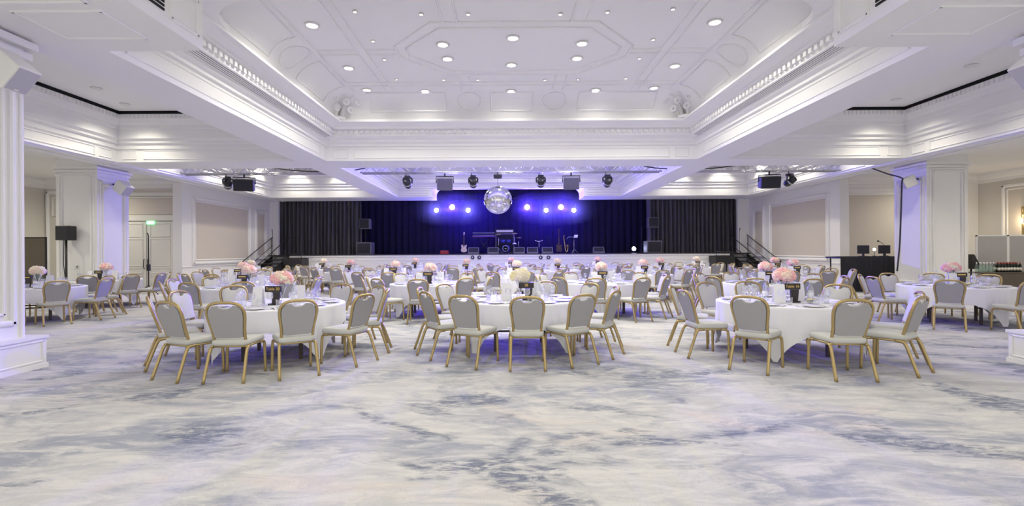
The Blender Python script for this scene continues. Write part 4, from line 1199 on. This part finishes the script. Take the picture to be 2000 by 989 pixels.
# ------------------------------------------------------------------ wall speakers
def wall_speaker(c, n, size, label, mount):
    t = thing('wall_speaker', label, 'speaker', c, 0, 'white wall speakers')
    M = Vector(n).normalized().to_track_quat('-Y', 'Z').to_matrix()
    mb = MB(); mb.rbox((0, 0, 0), size, .02, M); mb.build('speaker_case', WSPK, t)
    mb = MB(); mb.obox(M @ Vector((0, -size[1] / 2 - .003, 0)), (size[0] - .04, .008, size[2] - .04), M); g = mb.build('grille', WGRL, t)
    mb = MB(); mb.obox(M @ Vector((0, -size[1] / 2 - .008, -size[2] * .38)), (.05, .006, .015), M); mb.build('badge', WSPK, g)
    mb = MB(); mb.tube([M @ Vector((0, size[1] / 2 - .02, 0)), Vector(mount) * .6, Vector(mount)], .025, 6); mb.build('wall_bracket', BLACK, t)
wall_speaker(tuple(Vector(at(46, 159, y=5.6)) - Vector((.77, 0, -.64)) * .2), (.77, 0, -.64), (.29, .4, .33), 'large white speaker high on the near left pier', (-.42, .0, .12))
wall_speaker(tuple(Vector(at(2008, 150, y=5.7)) - Vector((-.77, 0, -.64)) * .2), (-.77, 0, -.64), (.29, .4, .33), 'white speaker high on the near right pier', (.4, .0, .12))
x, y, z = at(245, 367, y=15.4); wall_speaker((XL(CD0) + .42, 15.5, z), (.77, -.08, -.63), (.34, .38, .36), 'white speaker bracketed to the left column', (-.41, .1, .15))
x, y, z = at(1744, 357, y=15.3); wall_speaker((XR(CD0) - .42, 15.2, z), (-.86, .12, -.38), (.30, .36, .34), 'white speaker bracketed to the right column above a black cable', (.41, .1, .12))

# ------------------------------------------------------------------ steps up to the stage
def steps(x0, x1, nm, inner):
    t = thing('stage_steps', 'black stage steps with slanting handrails beside the %s wall' % nm, 'steps', ((x0 + x1) / 2, 22.6, 0), 0, 'stage steps')
    w = x1 - x0; n = 7
    y1 = YS - 22.6 - .05
    for k in range(n):
        z = SZ * (k + 1) / n - .02; yy = y1 * k / n
        mb = MB(); mb.box((-w / 2, yy, z - .05), (w / 2, yy + y1 / n + .03, z)); mb.build('tread', BLACK, t)
    for s in (-1, 1):
        mb = MB(); mb.slab([(0, .0), (.3, .0), (y1, SZ - .5), (y1, SZ - .03), (0, .14)], lambda u, v, q: (s * (w / 2 + .02) + q, u, v), -.02, .02); mb.build('stringer', BLACK, t)
        mb = MB()
        mb.tube([(s * (w / 2 + .02), -.05, .95), (s * (w / 2 + .02), y1, SZ + .95)], .024, 6); mb.tube([(s * (w / 2 + .02), .0, .5), (s * (w / 2 + .02), y1, SZ + .5)], .014, 6)
        mb.build('handrail', BLACK, t)
        for yy in (.05, y1 - .1):
            zz = SZ * yy / y1
            mb = MB(); mb.tube([(s * (w / 2 + .02), yy, zz), (s * (w / 2 + .02), yy, zz + .97)], .02, 6); mb.build('rail_post', BLACK, t)
steps(-12.45, -11.6, 'left', 1); steps(11.95, 12.8, 'right', -1)
for x0, nm in ((-11.5, 'left'), (10.75, 'right')):
    t = thing('stage_block', 'low black block against the stage beside the %s steps' % nm, 'block', (x0 + .5, YS - .55, 0))
    mb = MB(); mb.rbox((0, 0, 1.0), (1.0, .9, .42), .03); mb.build('case', BLACK, t)
    for sx_ in (-1, 1):
        for sy in (-1, 1):
            mb = MB(); mb.tube([(sx_ * .42, sy * .36, 0), (sx_ * .42, sy * .36, .8)], .025, 6); mb.build('leg', BLACK, t)
    mb = MB(); mb.tube([(-.45, -.4, 1.2), (-.45, -.4, 1.42), (.45, -.4, 1.42), (.45, -.4, 1.2)], .018, 6); mb.build('guard_rail', BLACK, t)

for i, px in enumerate((923, 936, 1056, 1071)):
    x, y, z = at(px, 503, y=YS - .03)
    t = thing('footlight', 'tiny black fitting on the white stage front, %s from the left' % ORD[i], 'fitting', (x, YS - .03, z), 0, 'fittings on the stage front')
    mb = MB(); mb.lathe([(0, -.02), (.09, -.02), (.1, .0), (.1, .02), (.07, .03), (0, .03)], 14, (0, 0, 0), Matrix.Rotation(rad(90), 3, 'X')); mb.build('housing', BLACK, t)
    mb = MB(); mb.lathe([(.05, .031), (0, .033)], 12, (0, 0, 0), Matrix.Rotation(rad(90), 3, 'X')); mb.build('lens', CHROME, t)

# ------------------------------------------------------------------ left side extras
x, y, z = at(131, 455, y=14.75)
t = thing('pole_speaker', 'black loudspeaker on a thin black pole before the left column', 'speaker', (x, 14.72, 0))
mb = MB(); mb.rbox((0, 0, 2.12), (.4, .3, .44), .02); c = mb.build('speaker_cabinet', BLACK, t)
mb = MB(); mb.box((-.17, -.158, 1.94), (.17, -.15, 2.3)); mb.build('grille', GRILLE, c)
mb = MB(); mb.tube([(0, 0, .05), (0, 0, 1.92)], .03, 8); mb.build('pole', BLACK, t)
mb = MB(); mb.lathe([(0, 0), (.2, 0), (.2, .02), (.03, .05), (0, .05)], 20); mb.build('base', BLACK, t)
mb = MB(); mb.tube([(-.08, .02, 1.95), (-.1, .02, 1.2), (-.03, .02, .5), (-.05, 0, .04)], .01, 5); mb.build('cord', BLACK, t)
x, y, z = at(290, 500, y=17.4)
t = thing('light_stand', 'slim black stand with hooked top before the cream double door', 'stand', (x, 17.4, 0))
mb = MB(); mb.tube([(-.05, 0, 2.22), (-.02, 0, 2.2), (0, 0, 2.1), (0, 0, .1)], .02, 6); mb.build('pole', BLACK, t)
mb = MB(); mb.rbox((0, 0, .98), (.1, .1, .24), .02); mb.build('collar', BLACK, t)
for k in range(3):
    mb = MB(); a = k * 2.1; mb.tube([(0, 0, .35), (.35 * math.cos(a), .35 * math.sin(a), .012)], .014, 6); mb.build('leg', BLACK, t)
def screen(x0, x1, y, h, mf, mc, label, n):
    t = thing('folding_screen', label, 'screen', ((x0 + x1) / 2, y, 0), 0, None)
    w = (x1 - x0) / n
    for k in range(n):
        a = -(x1 - x0) / 2 + k * w
        mb = MB(); mb.slab([(a + .03, .12), (a + w - .03, .12), (a + w - .03, h - .03), (a + .03, h - .03)], lambda u, v, q: (u, q, v), -.012, .012); mb.build('screen_panel', mc, t)
        mb = MB()
        for (p, q) in (((a, 0), (a + .04, h)), ((a + w - .04, 0), (a + w, h))): mb.box((p[0], -.02, p[1]), (q[0], .02, q[1]))
        mb.box((a, -.02, h - .04), (a + w, .02, h)); mb.box((a, -.02, .08), (a + w, .02, .13)); mb.build('screen_frame', mf, t)
    return t
screen(-15.7, at(91, 480, y=15.4)[0], 15.4, 2.03, BLACK, DARKSC, 'dark brown screen in a black frame beyond the left column', 1)
screen(at(1906, 500, y=15.6)[0], 17.2, 15.6, 1.93, WHITE, GREYSC, 'grey two-leaf screen with white frame behind the wine bottles', 2)
x, y, z = at(152, 521, y=15.0)
t = thing('wall_socket', 'small white socket low on the left column face', 'socket', (x, 14.985, z))
mb = MB(); mb.rbox((0, 0, 0), (.13, .02, .09), .006); mb.build('plate', WSPK, t)
mb = MB(); mb.lathe([(.03, .01), (0, .014)], 12, (0, 0, 0), Matrix.Rotation(rad(90), 3, 'X')); mb.build('socket_hole', GREYP, t)

# ------------------------------------------------------------------ right side extras
djx0, djx1, djy = at(1640, 500, y=16.9)[0], 13.9, 17.0
t = thing('disc_jockey_table', 'tall table draped in black cloth beside the right column', 'table', ((djx0 + djx1) / 2, djy, 0))
w = djx1 - djx0
mb = MB(); mb.rbox((0, .3, 1.2), (w - .06, .8, .05), .01); mb.build('table_top', BLACK, t)
vs = []; fs = []; n = 60
for i in range(n + 1):
    xx = -w / 2 + w * i / n; d = .02 * math.sin(i * 1.3) + .012 * math.sin(i * .47)
    vs += [(xx, -.11, 1.245), (xx, -.14 + d * .3, 1.2), (xx, -.15 + d, .6), (xx, -.16 + d * 1.6, .02)]
for i in range(n):
    for k in range(3): fs.append((i * 4 + k, i * 4 + k + 1, (i + 1) * 4 + k + 1, (i + 1) * 4 + k))
mb = MB(); mb.add(vs, fs, True); mb.box((-w / 2, -.11, 1.235), (w / 2, .7, 1.247)); mb.build('black_drape', BLACKF, t)
for s in (-1, 1):
    for yy in (0, .6):
        mb = MB(); mb.tube([(s * (w / 2 - .15), yy, 0), (s * (w / 2 - .15), yy, 1.18)], .025, 6); mb.build('leg', BLACK, t)
for px, lab in ((1686, 'left'), (1727, 'right')):
    def mk(t):
        mb = MB(); mb.rbox((0, 0, .24), (.42, .03, .3), .008); c = mb.build('screen_housing', BLACK, t)
        mb = MB(); mb.box((-.19, .016, .11), (.19, .02, .37)); mb.build('display', GRILLE, c)
        mb = MB(); mb.rbox((0, 0, .05), (.06, .05, .1), .008); mb.rbox((0, .0, .008), (.24, .18, .016), .004); mb.build('foot', BLACK, t)
    copy_of('monitor', mk, 'monitor', 'monitor', (at(px, 490, y=17.05)[0], 17.05, 1.248), 0, 'black monitor seen from behind on the black draped table, %s of two' % lab, 'monitors on the black table')
t = thing('gooseneck_microphone', 'thin gooseneck microphone rising between the two black monitors', 'microphone', (at(1732, 490, y=17.3)[0], 17.35, 1.248))
mb = MB(); mb.lathe([(0, 0), (.07, 0), (.07, .02), (0, .03)], 14); mb.build('base', BLACK, t)
mb = MB(); mb.tube(catmull([(0, 0, .02), (0, 0, .3), (-.12, 0, .46), (-.24, 0, .52)], 4), .009, 5); mb.build('neck', BLACK, t)
mb = MB(); mb.ball((-.27, 0, .54), .03, 8, 6, (1.5, 1, 1)); mb.build('capsule', BLACK, t)
x = at(1740, 486, y=16.6)[0]
t = thing('desk_lamp', 'small lit desk lamp at the end of the black draped table', 'lamp', (min(x, 13.4), 17.35, 1.248))
mb = MB(); mb.lathe([(0, 0), (.06, 0), (.06, .015), (0, .02)], 12); mb.tube([(0, 0, .02), (0, 0, .2)], .01, 5); mb.build('stem', BLACK, t)
mb = MB(); mb.ball((0, 0, .24), .045, 10, 7); mb.build('bulb', LAMPS, t)

bt0, bt1, bty = at(1900, 530, y=14.9)[0], 17.2, 14.9
t = thing('serving_table', 'dark serving table holding wine bottles before the grey screen', 'table', ((bt0 + bt1) / 2, bty, 0)); w = bt1 - bt0
mb = MB(); mb.rbox((0, 0, .755), (w, .6, .03), .008); mb.build('table_top', WOODD, t)
mb = MB(); mb.box((-w / 2 + .03, -.28, .12), (w / 2 - .03, -.27, .74)); mb.build('front_board', WOODD, t)
for s in (-1, 1):
    for yy in (-.25, .25):
        mb = MB(); mb.rbox((s * (w / 2 - .05), yy, .37), (.05, .05, .74), .005); mb.build('leg', WOODD, t)
k = 0
for r in range(2):
    for i in range(8):
        xx = at(1944 + i * 5.9, 530, y=bty)[0] + .03 * r; 
        copy_of('wine', lambda t: bottle(t, 'wine'), 'wine_bottle', 'bottle', (xx, bty - .1 + .16 * r, .771), 0, 'dark red-topped wine bottle in the %s row, %s from the left' % (('front', 'back')[r], ORD[i]), 'wine bottles on the serving table')
for r in range(2):
    for i in range(5):
        xx = at(1909 + i * 6.4, 530, y=bty)[0] + .03 * r
        copy_of('green', lambda t: bottle(t, 'green'), 'mineral_water_bottle', 'bottle', (xx, bty - .1 + .16 * r, .771), 0, 'pale green water bottle in the %s row, %s from the left' % (('front', 'back')[r], ORD[i]), 'water bottles on the serving table')
x, y, z = at(1897, 512, y=15.3)
t = thing('speaker_wedge', 'black slanted speaker standing between right column and grey screen', 'speaker', (14.66, 15.25, 0))
mb = MB(); mb.slab([(-.1, .86), (.12, .86), (.12, 1.02), (-.04, 1.32), (-.1, 1.32)], lambda u, v, q: (u, q, v), -.15, .15); c = mb.build('speaker_cabinet', BLACK, t)
mb = MB(); mb.tube([(0, 0, .04), (0, 0, .87)], .025, 6); mb.build('pole', BLACK, t)
mb = MB(); mb.lathe([(0, 0), (.18, 0), (.18, .02), (0, .04)], 16); mb.build('base', BLACK, t)
x, y, z = at(1962, 430, y=17.0)
SCX = 18.65
t = thing('wall_sconce', 'tall brass and black wall sconce glowing on the right corridor wall', 'wall lamp', (SCX - .02, 17.3, 2.5))
mb = MB(); mb.box((-.02, -.09, -.5), (.0, .09, .52)); mb.build('back_plate', BLACK, t)
for yy, z0, z1 in ((-.06, -.45, .02), (.04, -.5, -.12)):
    mb = MB(); mb.lathe([(.05, z0), (.05, z1), (.04, z1 + .02), (0, z1 + .02)], 14, (-.07, yy, 0)); c = mb.build('lower_tube', BRASS, t)
    mb = MB(); mb.lathe([(.045, z0 + .002), (0, z0 + .004)], 12, (-.07, yy, 0)); mb.build('glow', GLOWW, c)
for yy, z0, z1 in ((.05, .1, .5), (-.04, .02, .3)):
    mb = MB(); mb.lathe([(0, z0), (.05, z0), (.05, z1)], 14, (-.07, yy, 0)); c = mb.build('upper_tube', BRASS, t)
    mb = MB(); mb.lathe([(.046, z1 - .03), (0, z1 - .02)], 12, (-.07, yy, 0)); mb.build('glow', GLOWW, c)

HAZE = .015
# ------------------------------------------------------------------ light
def lamp(kind, name, loc, power, col, size=.1, direction=None, angle=None, blend=1.0):
    l = bpy.data.lights.new(name, kind); l.energy = power; l.color = col
    if kind in ('POINT', 'SPOT'): l.shadow_soft_size = size
    if kind == 'SPOT': l.spot_size = rad(angle); l.spot_blend = blend
    o = bpy.data.objects.new(name, l); COL.objects.link(o); o.location = loc
    if direction is not None: o.rotation_euler = Vector(direction).to_track_quat('-Z', 'Y').to_euler()
    return o
WARM = (1, .95, .79); COOL = (1, .965, .84)
for (x, y, z, big) in SPOTS:
    if big:
        aisle = abs(x - XC) > 6
        lamp('SPOT', 'downlight_beam', (x, y, z - .06), (170 if y < 12.9 else 30) if not aisle else (190 if y < 15 else 420), (WARM if y < 15 else (1, .93, .74)) if aisle else COOL, .12, (0, 0, -1), 165 if not aisle else 128, .9)
for (x, y) in ((XL(3), 17.2), (XL(0), 17.0), (XR(3), 17.2), (XL(3), 19.8), (XL(0), 19.8), (XR(3), 19.8), (XL(3), 22.3), (XL(0), 22.3), (XR(3), 22.3)):  # unseen lamps added to light the far coffer bay
    lamp('SPOT', 'downlight_beam', (x, y, 5.9), 150, COOL, .12, (0, 0, -1), 165, .9)
for s in (-1, 1):
    for y in (9, 12.5, 17.5): lamp('SPOT', 'corridor_beam', (XC + s * 15.8, y, 4.35), 210, WARM, .12, (0, 0, -1), 160, .9)  # lamps added to brighten the corridors and recesses
    for y in (2.0, 4.5): lamp('SPOT', 'near_fill', (XC + s * 8.5, y, 4.2), 120, COOL, .12, (0, 0, -1), 165, .9)  # added fill, standing in for unseen downlights near the camera
    for x in (1.5,): 
        for y in (.5, 3.8): lamp('SPOT', 'near_fill', (XC + s * x, y, 5.25), 110, COOL, .12, (0, 0, -1), 165, .9)
    # added fill without fixtures, brightening the far aisle walls and stage header
    for y in (16.5, 19.5, 22.5): lamp('SPOT', 'wall_fill', (XC + s * 11.2, y, 5.6), 120, WARM, .05, (s * .35, 0, -1), 110, 1)
    for x in (10.5, 8.3): lamp('SPOT', 'wall_fill', (XC + s * x, 23.4, 5.6), 90, WARM, .05, (0, .4, -1), 110, 1)
for (x, y, z, kd) in BLUES:
    lamp('SPOT', 'stage_beam', (x, y - .05, z), 1700 if kd == 'v' else 1100, (.10, .05, 1) if kd == 'v' else (.16, .14, 1), .08, (0, -1, -.06), 84, .1)
for (x, y, z, kd) in BLUES:
    if kd == 'v':      # second beam added at each violet lamp, flattened to turn the floor blue
        o = lamp('SPOT', 'floor_beam', (x, y - .05, z), 6500, (.08, .03, 1), .08, (0, -1, -.2), 10.5, .5)
        o.scale = (6.0, 1.0, 1.0)
for x in (-3.0, -1.6, 1.4, 2.6, 3.6): lamp('SPOT', 'backdrop_fill', (x, 29.2, 5.3), 900, (.05, .015, 1), .15, (0, 1, -.75), 80, 1)  # added lamps without fixtures, imitating the blue glow on the backdrop
lamp('POINT', 'sconce_light', (SCX - .25, 17.3, 2.5), 12, (1, .75, .45), .05)

w = bpy.data.worlds.new('ambient_fill'); SC.world = w; w.use_nodes = True  # ambient fill through the open side, standing in for the unseen hall
w.node_tree.nodes['Background'].inputs['Color'].default_value = (1, .975, .89, 1); w.node_tree.nodes['Background'].inputs['Strength'].default_value = .95

# thin haze volumes added to give the stage lamps a glow
hz = bpy.data.materials.new('stage_haze'); hz.use_nodes = True; hn = hz.node_tree; hn.nodes.clear()
ho = hn.nodes.new('ShaderNodeOutputMaterial'); hv = hn.nodes.new('ShaderNodeVolumeScatter'); hv.inputs['Density'].default_value = HAZE; hv.inputs['Anisotropy'].default_value = .55
hn.links.new(hv.outputs[0], ho.inputs['Volume'])
for hx, hr, nm in ((-3.15, 2.5, 'left'), (2.75, 2.9, 'right')):
    mb = MB(); mb.ball((hx, 27.55, 3.95), 1.0, 28, 16, (hr, .94, 1.05))
    tag(mb.build('hanging_haze', hz), 'added thin haze glowing before the %s group of stage lamps' % nm, 'haze', kind='stuff')

# ------------------------------------------------------------------ camera and view
cam = bpy.data.cameras.new('camera'); co = bpy.data.objects.new('camera', cam); COL.objects.link(co)
cam.sensor_width = 36; cam.lens = 36 * F / 2000; cam.clip_start = .05
cam.shift_x = 11 / 2000; cam.shift_y = -2.5 / 2000
a = ROLL
M = Matrix(((math.cos(a), math.sin(a), 0), (0, 0, -1), (-math.sin(a), math.cos(a), 0)))   # columns: right, up, back
co.matrix_world = Matrix.Translation((0, 0, HC)) @ M.to_4x4()
SC.camera = co
SC.view_settings.view_transform = 'Standard'; SC.view_settings.look = 'None'; SC.view_settings.gamma = 1; SC.view_settings.exposure = 0.32
SC.view_settings.use_curve_mapping = False
cy = SC.cycles
cy.max_bounces = 9; cy.diffuse_bounces = 6; cy.glossy_bounces = 3; cy.transmission_bounces = 4; cy.transparent_max_bounces = 24
cy.sample_clamp_indirect = 6; cy.caustics_reflective = False; cy.caustics_refractive = False
cy.use_denoising = True
